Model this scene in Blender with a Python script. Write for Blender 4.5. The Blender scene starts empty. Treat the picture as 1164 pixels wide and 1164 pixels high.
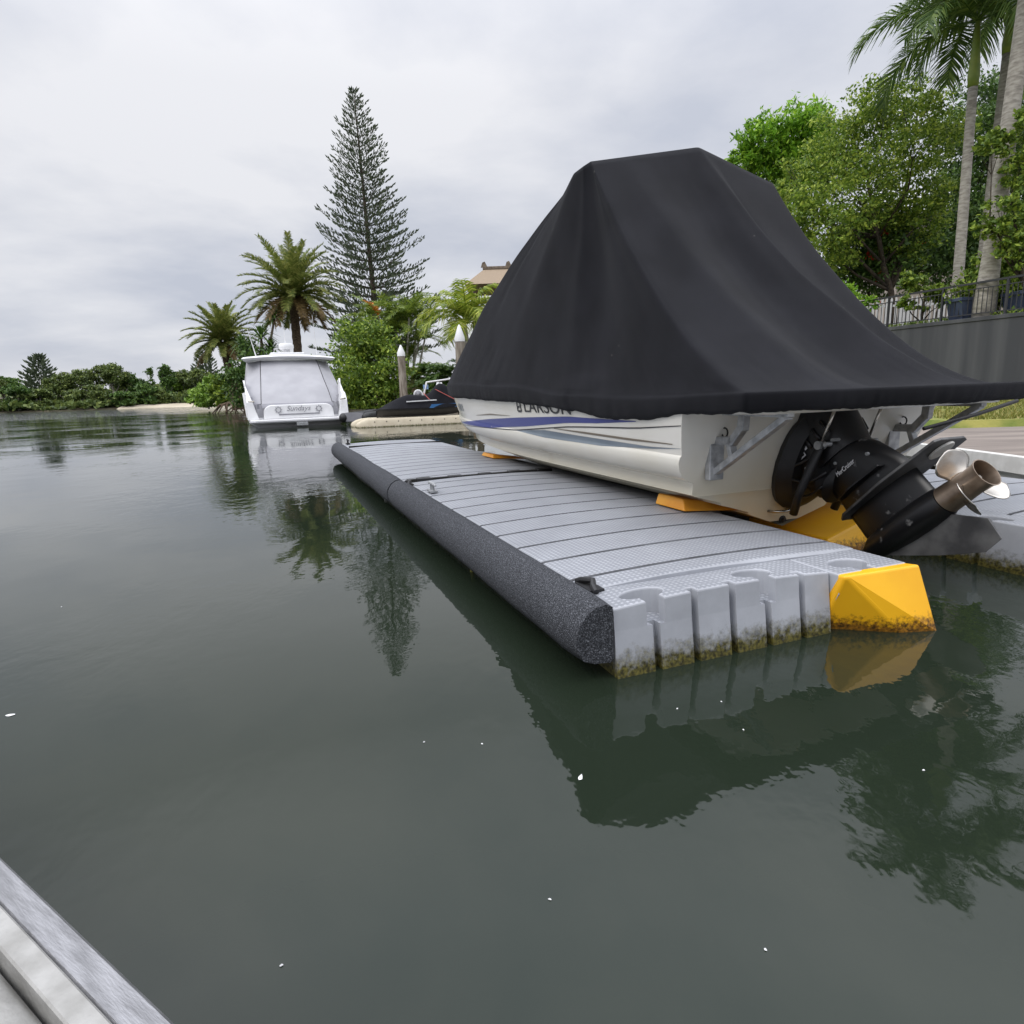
import bpy, bmesh, math, random
import numpy as np
from mathutils import Vector, Matrix, noise
random.seed(7); rng = np.random.default_rng(11)
R = math.radians
S = bpy.context.scene
COL = S.collection

# ------------------------------------------------------------------ camera
FPX, PITCH, ROLL, CAMH = 720.0, 11.05, 1.8, 1.3
cam = bpy.data.cameras.new('camera'); camo = bpy.data.objects.new('camera', cam); COL.objects.link(camo)
_p, _r = R(PITCH), R(ROLL)
F_ = Vector((0, math.cos(_p), -math.sin(_p))); R0 = Vector((1, 0, 0)); U0 = R0.cross(F_)
RT = math.cos(_r)*R0 - math.sin(_r)*U0; UP = math.cos(_r)*U0 + math.sin(_r)*R0
camo.matrix_world = Matrix(((RT.x, UP.x, -F_.x, 0), (RT.y, UP.y, -F_.y, 0), (RT.z, UP.z, -F_.z, CAMH), (0, 0, 0, 1)))
cam.sensor_width = 36; cam.lens = FPX/1164*36; cam.clip_start = 0.02; cam.clip_end = 3000
S.camera = camo

# ------------------------------------------------------------------ sky: overcast
SUN_EL, SUN_AZ = R(48), R(238)
w = bpy.data.worlds.new('World'); S.world = w; w.use_nodes = True
nt = w.node_tree; nt.nodes.clear()
N = nt.nodes.new; L = nt.links.new
out = N('ShaderNodeOutputWorld')
sky = N('ShaderNodeTexSky'); sky.sky_type = 'NISHITA'; sky.sun_disc = False
sky.sun_elevation = SUN_EL; sky.sun_rotation = SUN_AZ
bg1 = N('ShaderNodeBackground'); bg1.inputs[1].default_value = 0.1; L(sky.outputs[0], bg1.inputs[0])
tc = N('ShaderNodeTexCoord'); sep = N('ShaderNodeSeparateXYZ'); L(tc.outputs['Generated'], sep.inputs[0])
zc = N('ShaderNodeMath'); zc.operation = 'MAXIMUM'; L(sep.outputs[2], zc.inputs[0]); zc.inputs[1].default_value = 0.0
za = N('ShaderNodeMath'); za.operation = 'ADD'; L(zc.outputs[0], za.inputs[0]); za.inputs[1].default_value = 0.22
dv = N('ShaderNodeVectorMath'); dv.operation = 'DIVIDE'; L(tc.outputs['Generated'], dv.inputs[0]); L(za.outputs[0], dv.inputs[1])
n1 = N('ShaderNodeTexNoise'); n1.inputs['Scale'].default_value = 1.15; n1.inputs['Detail'].default_value = 9; n1.inputs['Roughness'].default_value = 0.52
n1.inputs['Distortion'].default_value = 0.2
mp = N('ShaderNodeMapping'); mp.inputs['Location'].default_value = (5.3, 0.6, 1.9); L(dv.outputs[0], mp.inputs[0]); L(mp.outputs[0], n1.inputs['Vector'])
cr = N('ShaderNodeValToRGB'); L(n1.outputs['Fac'], cr.inputs[0])
e = cr.color_ramp.elements
e[0].position = 0.36; e[0].color = (0.575, 0.605, 0.69, 1); e[1].position = 0.60; e[1].color = (0.845, 0.85, 0.885, 1)
er = N('ShaderNodeValToRGB'); L(zc.outputs[0], er.inputs[0]); ee = er.color_ramp.elements
ee[0].position = 0.0; ee[0].color = (.92, .925, .945, 1); ee[1].position = 1.0; ee[1].color = (3.6, 3.6, 3.6, 1)
for ps, v in ((.22, 1.0), (.38, 1.07), (.48, 1.2), (.56, 1.9), (.68, 2.9)):
    k = ee.new(ps); k.color = (v, v, v, 1)
mx = N('ShaderNodeMix'); mx.data_type = 'RGBA'; mx.blend_type = 'MULTIPLY'; mx.inputs[0].default_value = 1
L(cr.outputs[0], mx.inputs[6]); L(er.outputs[0], mx.inputs[7])
bg2 = N('ShaderNodeBackground'); L(mx.outputs[2], bg2.inputs[0]); bg2.inputs[1].default_value = 1.0
ms = N('ShaderNodeMixShader'); ms.inputs[0].default_value = 0.93; L(bg1.outputs[0], ms.inputs[1]); L(bg2.outputs[0], ms.inputs[2]); L(ms.outputs[0], out.inputs[0])
sl = bpy.data.lights.new('sun', 'SUN'); sl.energy = 1.2; sl.angle = R(30); sl.color = (1, .96, .9)
so = bpy.data.objects.new('sun', sl); COL.objects.link(so)
sd = Vector((math.sin(SUN_AZ)*math.cos(SUN_EL), math.cos(SUN_AZ)*math.cos(SUN_EL), math.sin(SUN_EL)))
so.rotation_euler = (-sd).to_track_quat('-Z', 'Y').to_euler(); so.location = sd*60

S.view_settings.view_transform = 'Standard'; S.view_settings.look = 'None'
S.view_settings.exposure = 0.0; S.view_settings.gamma = 1.0; S.view_settings.use_curve_mapping = False

# ------------------------------------------------------------------ helpers
def ray(px, py): return (px-582)/FPX*RT - (py-582)/FPX*UP + F_
def at(px, py, Y):
    d = ray(px, py); return Vector((0, 0, CAMH)) + d*(Y/d.y)
def gx(px, Y): return at(px, 450, Y).x
DO = Vector((.438, 2.69, 0)); TH = R(20.9)
E1 = Vector((math.cos(TH), math.sin(TH), 0)); E2 = Vector((-math.sin(TH), math.cos(TH), 0))
def D(u, v, z=0): return DO + E1*u + E2*v + Vector((0, 0, z))

MATS = {}
def mat(name, c1, c2=None, scale=4.0, rough=.6, metal=0.0, bump=0.0, bscale=60.0, detail=5, stretch=None, spec=.5, lo=.35, hi=.65, coord='Object', coat=0):
    if name in MATS: return MATS[name]
    m = bpy.data.materials.new(name); m.use_nodes = True; t = m.node_tree; b = t.nodes['Principled BSDF']
    b.inputs['Roughness'].default_value = rough; b.inputs['Metallic'].default_value = metal
    b.inputs['Specular IOR Level'].default_value = spec; b.inputs['Coat Weight'].default_value = coat
    b.inputs['Base Color'].default_value = (*c1, 1)
    co = t.nodes.new('ShaderNodeTexCoord'); src = co.outputs[coord]
    if stretch:
        mpn = t.nodes.new('ShaderNodeMapping'); mpn.inputs['Scale'].default_value = stretch; t.links.new(src, mpn.inputs[0]); src = mpn.outputs[0]
    if c2:
        nz = t.nodes.new('ShaderNodeTexNoise'); nz.inputs['Scale'].default_value = scale; nz.inputs['Detail'].default_value = detail; t.links.new(src, nz.inputs['Vector'])
        rp = t.nodes.new('ShaderNodeValToRGB'); rp.color_ramp.elements[0].position = lo; rp.color_ramp.elements[1].position = hi
        rp.color_ramp.elements[0].color = (*c1, 1); rp.color_ramp.elements[1].color = (*c2, 1)
        t.links.new(nz.outputs['Fac'], rp.inputs[0]); t.links.new(rp.outputs[0], b.inputs['Base Color'])
        m['ramp'] = rp.name
    if bump:
        nb = t.nodes.new('ShaderNodeTexNoise'); nb.inputs['Scale'].default_value = bscale; nb.inputs['Detail'].default_value = 4; t.links.new(src, nb.inputs['Vector'])
        bp = t.nodes.new('ShaderNodeBump'); bp.inputs['Strength'].default_value = bump; bp.inputs['Distance'].default_value = .01
        t.links.new(nb.outputs['Fac'], bp.inputs['Height']); t.links.new(bp.outputs[0], b.inputs['Normal'])
    MATS[name] = m; return m

def algae(m, z0=.03, z1=.10, col=(.05, .05, .012), coord_z=2, nscale=25.0):
    """algae growing up from the waterline (has its own outline, stays put)"""
    t = m.node_tree; b = t.nodes['Principled BSDF']
    co = t.nodes.new('ShaderNodeNewGeometry'); sp = t.nodes.new('ShaderNodeSeparateXYZ'); t.links.new(co.outputs['Position'], sp.inputs[0])
    nz = t.nodes.new('ShaderNodeTexNoise'); nz.inputs['Scale'].default_value = nscale; nz.inputs['Detail'].default_value = 6; nz.inputs['Roughness'].default_value = .7
    t.links.new(co.outputs['Position'], nz.inputs['Vector'])
    sc = t.nodes.new('ShaderNodeMath'); sc.operation = 'MULTIPLY_ADD'; t.links.new(nz.outputs['Fac'], sc.inputs[0]); sc.inputs[1].default_value = -.22; t.links.new(sp.outputs[2], sc.inputs[2])
    mr = t.nodes.new('ShaderNodeMapRange'); t.links.new(sc.outputs[0], mr.inputs[0])
    mr.inputs[1].default_value = z0-.11; mr.inputs[2].default_value = z1-.11; mr.inputs[3].default_value = 1; mr.inputs[4].default_value = 0
    nz2 = t.nodes.new('ShaderNodeTexNoise'); nz2.inputs['Scale'].default_value = 60; t.links.new(co.outputs['Position'], nz2.inputs['Vector'])
    rp = t.nodes.new('ShaderNodeValToRGB'); rp.color_ramp.elements[0].color = (*[c*.4 for c in col], 1); rp.color_ramp.elements[1].color = (col[0]*2.6, col[1]*2.5, col[2]*2.2, 1)
    rp.color_ramp.elements[0].position = .35; rp.color_ramp.elements[1].position = .7
    t.links.new(nz2.outputs['Fac'], rp.inputs[0])
    mxn = t.nodes.new('ShaderNodeMix'); mxn.data_type = 'RGBA'; t.links.new(mr.outputs[0], mxn.inputs[0])
    inp = b.inputs['Base Color']
    if inp.links: t.links.new(inp.links[0].from_socket, mxn.inputs[6])
    else: mxn.inputs[6].default_value = inp.default_value
    t.links.new(rp.outputs[0], mxn.inputs[7]); t.links.new(mxn.outputs[2], inp)
    return m

class MB:
    def __init__(s): s.v = []; s.f = []
    def add(s, vs, fs):
        o = len(s.v); s.v += [tuple(p) for p in vs]; s.f += [tuple(i+o for i in f) for f in fs]; return s
    def box(s, x0, x1, y0, y1, z0, z1, M=None):
        vs = [Vector((x, y, z)) for z in (z0, z1) for x, y in ((x0, y0), (x1, y0), (x1, y1), (x0, y1))]
        if M is not None: vs = [M @ p for p in vs]
        return s.add(vs, [(3, 2, 1, 0), (4, 5, 6, 7), (0, 1, 5, 4), (1, 2, 6, 5), (2, 3, 7, 6), (3, 0, 4, 7)])
    def prism(s, poly, z0, z1, M=None, f=None):
        n = len(poly)
        vs = [Vector((x, y, z0)) for x, y in poly] + [Vector((x, y, z1)) for x, y in poly]
        if f: vs = [f(p) for p in vs]
        if M is not None: vs = [M @ p for p in vs]
        return s.add(vs, [tuple(range(n-1, -1, -1)), tuple(range(n, 2*n))] + [(i, (i+1) % n, n+(i+1) % n, n+i) for i in range(n)])
    def tube(s, pts, r, n=8, cap=True):
        pts = [Vector(p) for p in pts]; k = len(pts); rr = r if hasattr(r, '__len__') else [r]*k
        vs = []; prev = None
        for i, p in enumerate(pts):
            d = (pts[min(i+1, k-1)] - pts[max(i-1, 0)])
            if d.length < 1e-9: d = Vector((0, 0, 1))
            d.normalize()
            if prev is None: a = d.orthogonal().normalized()
            else:
                a = prev - d*prev.dot(d)
                if a.length < 1e-6: a = d.orthogonal()
                a.normalize()
            prev = a; b = d.cross(a)
            vs += [p + (a*math.cos(2*math.pi*j/n) + b*math.sin(2*math.pi*j/n))*rr[i] for j in range(n)]
        fs = [(i*n+j, i*n+(j+1) % n, (i+1)*n+(j+1) % n, (i+1)*n+j) for i in range(k-1) for j in range(n)]
        if cap: fs += [tuple(range(n-1, -1, -1)), tuple(range((k-1)*n, k*n))]
        return s.add(vs, fs)
    def grid(s, rows, closed=False):
        m = len(rows[0]); vs = [p for r_ in rows for p in r_]
        fs = []
        for i in range(len(rows)-1):
            for j in range(m if closed else m-1):
                fs.append((i*m+j, i*m+(j+1) % m, (i+1)*m+(j+1) % m, (i+1)*m+j))
        return s.add(vs, fs)
    def lathe(s, prof, n=20, M=None):
        rows = [[Vector((r_*math.cos(2*math.pi*j/n), r_*math.sin(2*math.pi*j/n), z)) for j in range(n)] for r_, z in prof]
        if M is not None: rows = [[M @ p for p in r_] for r_ in rows]
        s.grid(rows, True); o = len(s.v) - n*len(rows)
        s.f.append(tuple(o+j for j in range(n-1, -1, -1))); s.f.append(tuple(o+(len(rows)-1)*n+j for j in range(n)))
        return s
    def build(s, name, m, parent=None, smooth=False, bevel=0, seg=2, fix=True, auto=None):
        me = bpy.data.meshes.new(name); me.from_pydata(s.v, [], s.f); me.update()
        if fix:
            bm = bmesh.new(); bm.from_mesh(me); bmesh.ops.recalc_face_normals(bm, faces=bm.faces); bm.to_mesh(me); bm.free()
        o = bpy.data.objects.new(name, me); COL.objects.link(o)
        me.materials.append(m)
        if parent: o.parent = parent
        if smooth: me.polygons.foreach_set('use_smooth', [True]*len(me.polygons))
        if auto is not None:
            me.set_sharp_from_angle(angle=R(auto))
        if bevel:
            b = o.modifiers.new('bevel', 'BEVEL'); b.width = bevel; b.segments = seg; b.limit_method = 'ANGLE'; b.angle_limit = R(40)
        return o

def np_mesh(name, V, quads, m, parent=None, smooth=False):
    me = bpy.data.meshes.new(name); nv, nf = len(V), len(quads); k = quads.shape[1]
    me.vertices.add(nv); me.vertices.foreach_set('co', np.asarray(V, np.float32).ravel())
    me.loops.add(nf*k); me.loops.foreach_set('vertex_index', np.asarray(quads, np.int32).ravel())
    me.polygons.add(nf); me.polygons.foreach_set('loop_start', np.arange(0, nf*k, k, dtype=np.int32)); me.polygons.foreach_set('loop_total', np.full(nf, k, np.int32))
    if smooth: me.polygons.foreach_set('use_smooth', np.ones(nf, bool))
    me.update(calc_edges=True); me.validate()
    o = bpy.data.objects.new(name, me); COL.objects.link(o); me.materials.append(m)
    if parent: o.parent = parent
    return o

def empty(name, loc, label, cat, group=None, rz=0):
    o = bpy.data.objects.new(name, None); COL.objects.link(o); o.location = loc; o.rotation_euler = (0, 0, rz); o.empty_display_size = .2
    return tag(o, label, cat, group)
def tag(o, label, cat, group=None):
    o['label'] = label; o['category'] = cat
    if group: o['group'] = group
    return o
def struct(o): o['kind'] = 'structure'; return o

def text_mesh(txt, size, shear=0.0, extrude=.0015):
    c = bpy.data.curves.new('lettering', 'FONT'); c.body = txt; c.size = size; c.extrude = extrude; c.shear = shear; c.resolution_u = 6
    o = bpy.data.objects.new('lettering', c); COL.objects.link(o)
    me = bpy.data.meshes.new_from_object(o.evaluated_get(bpy.context.evaluated_depsgraph_get())); bpy.data.objects.remove(o)
    return me
def text_obj(name, txt, size, m, M, parent, shear=0, bend=None):
    me = text_mesh(txt, size, shear); me.name = name
    for vtx in me.vertices:
        p = vtx.co.copy(); vtx.co = bend(p) if bend else M @ p
    me.materials.clear(); me.materials.append(m)
    o = bpy.data.objects.new(name, me); COL.objects.link(o); o.parent = parent; return o

# ------------------------------------------------------------------ materials
def water_mat():
    m = bpy.data.materials.new('water'); m.use_nodes = True; t = m.node_tree; b = t.nodes['Principled BSDF']
    b.inputs['Base Color'].default_value = (.0140, .0205, .0130, 1); b.inputs['Roughness'].default_value = .025; b.inputs['IOR'].default_value = 1.40
    g = t.nodes.new('ShaderNodeNewGeometry')
    def nz(scale, st, det=3, dist=0):
        mpn = t.nodes.new('ShaderNodeMapping'); mpn.inputs['Scale'].default_value = st; t.links.new(g.outputs['Position'], mpn.inputs[0])
        n = t.nodes.new('ShaderNodeTexNoise'); n.inputs['Scale'].default_value = scale; n.inputs['Detail'].default_value = det; n.inputs['Distortion'].default_value = dist
        t.links.new(mpn.outputs[0], n.inputs['Vector']); return n.outputs['Fac']
    def math_(op, a, b_):
        n = t.nodes.new('ShaderNodeMath'); n.operation = op
        for i, q in enumerate((a, b_)):
            if isinstance(q, (int, float)): n.inputs[i].default_value = q
            else: t.links.new(q, n.inputs[i])
        return n.outputs[0]
    big = nz(.9, (1, .8, 1), 2); mid = nz(4.5, (1, .75, 1), 3, .3); fine = nz(16, (1, .7, 1), 2)
    patch = nz(.30, (1, 1, 1), 2)
    pm = t.nodes.new('ShaderNodeMapRange'); t.links.new(patch, pm.inputs[0]); pm.inputs[1].default_value = .42; pm.inputs[2].default_value = .60; pm.inputs[3].default_value = .10; pm.inputs[4].default_value = 1.0
    ln = t.nodes.new('ShaderNodeVectorMath'); ln.operation = 'LENGTH'; t.links.new(g.outputs['Position'], ln.inputs[0])
    far = t.nodes.new('ShaderNodeMapRange'); t.links.new(ln.outputs['Value'], far.inputs[0]); far.inputs[1].default_value = 12; far.inputs[2].default_value = 60; far.inputs[3].default_value = 1.0; far.inputs[4].default_value = 4.0
    far2 = t.nodes.new('ShaderNodeMapRange'); t.links.new(ln.outputs['Value'], far2.inputs[0]); far2.inputs[1].default_value = 62; far2.inputs[2].default_value = 72; far2.inputs[3].default_value = 1.0; far2.inputs[4].default_value = 9.0
    h = math_('ADD', math_('MULTIPLY', big, .0042), math_('MULTIPLY', math_('ADD', math_('MULTIPLY', mid, .0050), math_('MULTIPLY', fine, .0013)), pm.outputs[0]))
    h = math_('MULTIPLY', math_('MULTIPLY', h, far.outputs[0]), far2.outputs[0])
    bp = t.nodes.new('ShaderNodeBump'); bp.inputs['Strength'].default_value = 1.0; bp.inputs['Distance'].default_value = 1.0
    t.links.new(h, bp.inputs['Height']); t.links.new(bp.outputs[0], b.inputs['Normal'])
    return m
WATER = water_mat()

def leaf_mat(name, dark, mid, light, rough=.5, trans=.25):
    m = bpy.data.materials.new(name); m.use_nodes = True; t = m.node_tree; b = t.nodes['Principled BSDF']
    g = t.nodes.new('ShaderNodeNewGeometry'); rp = t.nodes.new('ShaderNodeValToRGB'); el = rp.color_ramp.elements
    el[0].position = 0; el[0].color = (*dark, 1); el[1].position = 1; el[1].color = (*light, 1); k = el.new(.55); k.color = (*mid, 1)
    t.links.new(g.outputs['Random Per Island'], rp.inputs[0]); t.links.new(rp.outputs[0], b.inputs['Base Color'])
    b.inputs['Roughness'].default_value = rough; b.inputs['Specular IOR Level'].default_value = .35
    if trans:
        tr = t.nodes.new('ShaderNodeBsdfTranslucent'); t.links.new(rp.outputs[0], tr.inputs[0])
        mxs = t.nodes.new('ShaderNodeMixShader'); mxs.inputs[0].default_value = trans
        t.links.new(b.outputs[0], mxs.inputs[1]); t.links.new(tr.outputs[0], mxs.inputs[2]); t.links.new(mxs.outputs[0], t.nodes['Material Output'].inputs[0])
    return m
LF_BRIGHT = leaf_mat('leaf_bright', (.092, .200, .020), (.200, .400, .033), (.400, .600, .059), trans=.35)
LF_OLIVE = leaf_mat('leaf_olive', (.066, .122, .018), (.160, .255, .034), (.377, .471, .066), trans=.3)
LF_OLIVE2 = leaf_mat('leaf_olive_light', (.066, .120, .017), (.186, .294, .036), (.456, .540, .084), trans=.4)
LF_DARK = leaf_mat('leaf_dark', (.038, .080, .020), (.074, .144, .029), (.158, .252, .046), trans=.2)
LF_FAR = leaf_mat('leaf_far', (.05, .078, .022), (.115, .165, .042), (.24, .29, .075), trans=.2)
LF_FARB = leaf_mat('leaf_far_bright', (.081, .154, .021), (.181, .307, .040), (.307, .453, .064), trans=.2)
LF_PINE = leaf_mat('leaf_pine', (.068, .095, .057), (.115, .149, .092), (.189, .223, .135), trans=.15)
LF_PHX = leaf_mat('leaf_date_palm', (.075, .11, .022), (.17, .215, .045), (.36, .35, .10), trans=.3)
LF_PHX0 = leaf_mat('leaf_spare', (.051, .080, .023), (.109, .145, .038), (.232, .246, .072), trans=.2)
LF_PHXOLD = leaf_mat('leaf_dry_palm', (.10, .065, .025), (.20, .13, .05), (.30, .22, .09), trans=.2)
LF_COCO = leaf_mat('leaf_yellow_palm', (.108, .180, .014), (.264, .336, .036), (.480, .504, .084), trans=.35)
LF_CANE = leaf_mat('leaf_cane_palm', (.069, .117, .019), (.157, .235, .035), (.332, .392, .058), trans=.3)
LF_ROYAL = leaf_mat('leaf_royal_palm', (.054, .108, .030), (.108, .184, .044), (.240, .326, .087), trans=.25)
LF_RED = leaf_mat('flower_red', (.35, .02, .01), (.5, .04, .02), (.6, .08, .03), trans=.2)
LF_ORANGE = leaf_mat('flower_orange', (.5, .13, .01), (.6, .2, .02), (.65, .3, .04), trans=.2)
BARK = mat('bark', (.10, .075, .055), (.20, .16, .12), 9, .9, bump=.6, bscale=30)
BARK_GREY = mat('bark_grey', (.24, .22, .19), (.44, .41, .36), 5, .9, bump=.4, bscale=18, stretch=(1, 1, 3))
BARK_DARK = mat('bark_dark', (.025, .02, .015), (.08, .06, .04), 9, .95, bump=.8, bscale=14)
BARK_PHX = mat('bark_date_palm', (.045, .032, .022), (.16, .11, .07), 7, .95, bump=1, bscale=12, stretch=(1, 1, 2))
SHAFT = mat('crownshaft', (.16, .24, .04), (.26, .32, .06), 3, .45)

def deck_mat():
    m = bpy.data.materials.new('dock_plastic'); m.use_nodes = True; t = m.node_tree; b = t.nodes['Principled BSDF']
    co = t.nodes.new('ShaderNodeTexCoord'); sp = t.nodes.new('ShaderNodeSeparateXYZ'); t.links.new(co.outputs['Object'], sp.inputs[0])
    def M_(op, a, b_=0.0):
        n = t.nodes.new('ShaderNodeMath'); n.operation = op
        for i, q in enumerate((a, b_)):
            if isinstance(q, (int, float)): n.inputs[i].default_value = q
            else: t.links.new(q, n.inputs[i])
        return n.outputs[0]
    P = 0.030
    sx = M_('SINE', M_('MULTIPLY', sp.outputs[0], 2*math.pi/P)); sy = M_('SINE', M_('MULTIPLY', sp.outputs[1], 2*math.pi/P))
    st = M_('MINIMUM', sx, sy)                       # raised square studs
    stud = t.nodes.new('ShaderNodeMapRange'); t.links.new(st, stud.inputs[0]); stud.inputs[1].default_value = -.35; stud.inputs[2].default_value = .15
    # smooth lanes between stud fields
    lane = M_('SINE', M_('MULTIPLY', sp.outputs[0], 2*math.pi/.325)); lm = t.nodes.new('ShaderNodeMapRange'); t.links.new(lane, lm.inputs[0]); lm.inputs[1].default_value = .975; lm.inputs[2].default_value = .99; lm.inputs[3].default_value = 1; lm.inputs[4].default_value = 0
    hgt = stud.outputs[0]
    nz = t.nodes.new('ShaderNodeTexNoise'); nz.inputs['Scale'].default_value = 1.6; nz.inputs['Detail'].default_value = 9; nz.inputs['Roughness'].default_value = .68; t.links.new(co.outputs['Object'], nz.inputs['Vector'])
    rp = t.nodes.new('ShaderNodeValToRGB'); rp.color_ramp.elements[0].position = .3; rp.color_ramp.elements[1].position = .7
    rp.color_ramp.elements[0].color = (.29, .30, .325, 1); rp.color_ramp.elements[1].color = (.425, .44, .475, 1); t.links.new(nz.outputs['Fac'], rp.inputs[0])
    # darker grey between the studs, on faces that look up
    g = t.nodes.new('ShaderNodeNewGeometry'); gs = t.nodes.new('ShaderNodeSeparateXYZ'); t.links.new(g.outputs['True Normal'], gs.inputs[0])
    upm = M_('GREATER_THAN', gs.outputs[2], .9)
    mxn = t.nodes.new('ShaderNodeMix'); mxn.data_type = 'RGBA'; t.links.new(M_('MULTIPLY', M_('SUBTRACT', 1, hgt), M_('MULTIPLY', upm, .6)), mxn.inputs[0])
    t.links.new(rp.outputs[0], mxn.inputs[6]); mxn.inputs[7].default_value = (.15, .158, .18, 1); t.links.new(mxn.outputs[2], b.inputs['Base Color'])
    bp = t.nodes.new('ShaderNodeBump'); bp.inputs['Distance'].default_value = .003; bp.inputs['Strength'].default_value = .8
    t.links.new(M_('MULTIPLY', hgt, upm), bp.inputs['Height']); t.links.new(bp.outputs[0], b.inputs['Normal'])
    b.inputs['Roughness'].default_value = .5; b.inputs['Specular IOR Level'].default_value = .5
    return algae(m, .035, .13, (.055, .05, .012))
DECK = deck_mat()
def carpet_mat():
    m = bpy.data.materials.new('bumper_carpet'); m.use_nodes = True; t = m.node_tree; b = t.nodes['Principled BSDF']
    co = t.nodes.new('ShaderNodeTexCoord')
    nz = t.nodes.new('ShaderNodeTexNoise'); nz.inputs['Scale'].default_value = 170; nz.inputs['Detail'].default_value = 3; t.links.new(co.outputs['Object'], nz.inputs['Vector'])
    rp = t.nodes.new('ShaderNodeValToRGB'); rp.color_ramp.elements[0].position = .36; rp.color_ramp.elements[1].position = .72
    rp.color_ramp.elements[0].color = (.022, .023, .026, 1); rp.color_ramp.elements[1].color = (.20, .21, .23, 1); k = rp.color_ramp.elements.new(.55); k.color = (.055, .058, .066, 1)
    t.links.new(nz.outputs['Fac'], rp.inputs[0]); t.links.new(rp.outputs[0], b.inputs['Base Color'])
    bp = t.nodes.new('ShaderNodeBump'); bp.inputs['Distance'].default_value = .006; t.links.new(nz.outputs['Fac'], bp.inputs['Height']); t.links.new(bp.outputs[0], b.inputs['Normal'])
    b.inputs['Roughness'].default_value = .95; b.inputs['Specular IOR Level'].default_value = .2
    return m
CARPET = carpet_mat()
GROOVE = mat('groove_dark', (.06, .062, .068), (.12, .124, .135), 9, .9)  # darker grey for the groove faces of the deck
YELLOW = algae(mat('yellow_plastic', (.80, .385, .006), (.90, .47, .010), 2.2, .42, bump=.08, bscale=15), .03, .085, (.13, .06, .006), nscale=40)
ORANGE = mat('orange_plastic', (.62, .24, .015), (.72, .33, .03), 4, .5)
GALV = mat('galvanised', (.30, .31, .32), (.48, .49, .50), 18, .45, .55, bump=.1)
BLACKRUB = mat('black_rubber', (.008, .008, .009), (.017, .017, .019), 8, .5)
NEARBLACK = mat('near_black', (.015, .015, .013), None, rough=.8)
def cover_mat():
    m = mat('cover_fabric', (.0080, .0083, .0108), (.0132, .0136, .0172), 2.0, .92, bump=.35, bscale=420, spec=.12)
    b = m.node_tree.nodes['Principled BSDF']; b.inputs['Sheen Weight'].default_value = .045; b.inputs['Sheen Roughness'].default_value = .5
    return m
def flecks(m, sc, thr, col):
    t = m.node_tree; b = t.nodes['Principled BSDF']; co = t.nodes.new('ShaderNodeTexCoord'); nz = t.nodes.new('ShaderNodeTexNoise'); nz.inputs['Scale'].default_value = sc; nz.inputs['Detail'].default_value = 1
    t.links.new(co.outputs['Object'], nz.inputs['Vector']); mr = t.nodes.new('ShaderNodeMapRange'); t.links.new(nz.outputs['Fac'], mr.inputs[0]); mr.inputs[1].default_value = thr; mr.inputs[2].default_value = thr+.02
    mxn = t.nodes.new('ShaderNodeMix'); mxn.data_type = 'RGBA'; t.links.new(mr.outputs[0], mxn.inputs[0]); t.links.new(b.inputs['Base Color'].links[0].from_socket, mxn.inputs[6]); mxn.inputs[7].default_value = (*col, 1); t.links.new(mxn.outputs[2], b.inputs['Base Color'])
COVER = cover_mat(); flecks(COVER, 21, .815, (.10, .10, .09))
def gel_mat():
    m = mat('gelcoat', (.70, .675, .60), (.76, .74, .68), 1.3, .22, spec=.5, coat=.2)
    t = m.node_tree; b = t.nodes['Principled BSDF']; co = t.nodes.new('ShaderNodeTexCoord'); sp = t.nodes.new('ShaderNodeSeparateXYZ'); t.links.new(co.outputs['Object'], sp.inputs[0])
    nz = t.nodes.new('ShaderNodeTexNoise'); nz.inputs['Scale'].default_value = 3; nz.inputs['Detail'].default_value = 6
    t.links.new(co.outputs['Object'], nz.inputs['Vector'])
    sc = t.nodes.new('ShaderNodeMath'); sc.operation = 'MULTIPLY_ADD'; t.links.new(nz.outputs['Fac'], sc.inputs[0]); sc.inputs[1].default_value = .25; t.links.new(sp.outputs[2], sc.inputs[2])
    mr = t.nodes.new('ShaderNodeMapRange'); t.links.new(sc.outputs[0], mr.inputs[0]); mr.inputs[1].default_value = .62; mr.inputs[2].default_value = 1.0; mr.inputs[3].default_value = .85; mr.inputs[4].default_value = 0
    mxn = t.nodes.new('ShaderNodeMix'); mxn.data_type = 'RGBA'; t.links.new(mr.outputs[0], mxn.inputs[0]); t.links.new(b.inputs['Base Color'].links[0].from_socket, mxn.inputs[6])
    mxn.inputs[7].default_value = (.64, .585, .445, 1); t.links.new(mxn.outputs[2], b.inputs['Base Color'])
    return m
GEL = gel_mat()
NAVY = mat('navy_vinyl', (.038, .05, .23), None, rough=.3)
GREYV = mat('grey_vinyl', (.13, .165, .20), (.20, .235, .27), 2, .3)
BROWNV = mat('brown_vinyl', (.16, .13, .09), None, rough=.3)
BLACKV = mat('black_vinyl', (.02, .02, .022), None, rough=.4)
DRIVE = mat('drive_black', (.005, .005, .006), (.012, .012, .013), 6, .30, bump=.1, bscale=30)
DRIVEW = mat('drive_worn', (.006, .006, .007), (.13, .13, .13), 9, .34, lo=.68, hi=.73, detail=8)
PLATEG = mat('plate_grey', (.05, .05, .052), (.13, .13, .13), 6, .5, .3)
STEEL = mat('stainless', (.42, .39, .35), (.60, .57, .52), 6, .26, .95)
STEELD = mat('stainless_dull', (.20, .15, .11), (.34, .27, .21), 9, .4, .85)
ALU = mat('aluminium_raw', (.27, .27, .28), (.40, .40, .415), 14, .42, .75, bump=.15, bscale=60, stretch=(1, 6, 6))
ALUP = mat('aluminium_pale', (.27, .265, .25), (.37, .365, .35), 20, .5, .15, bump=.2, bscale=70)
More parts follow.
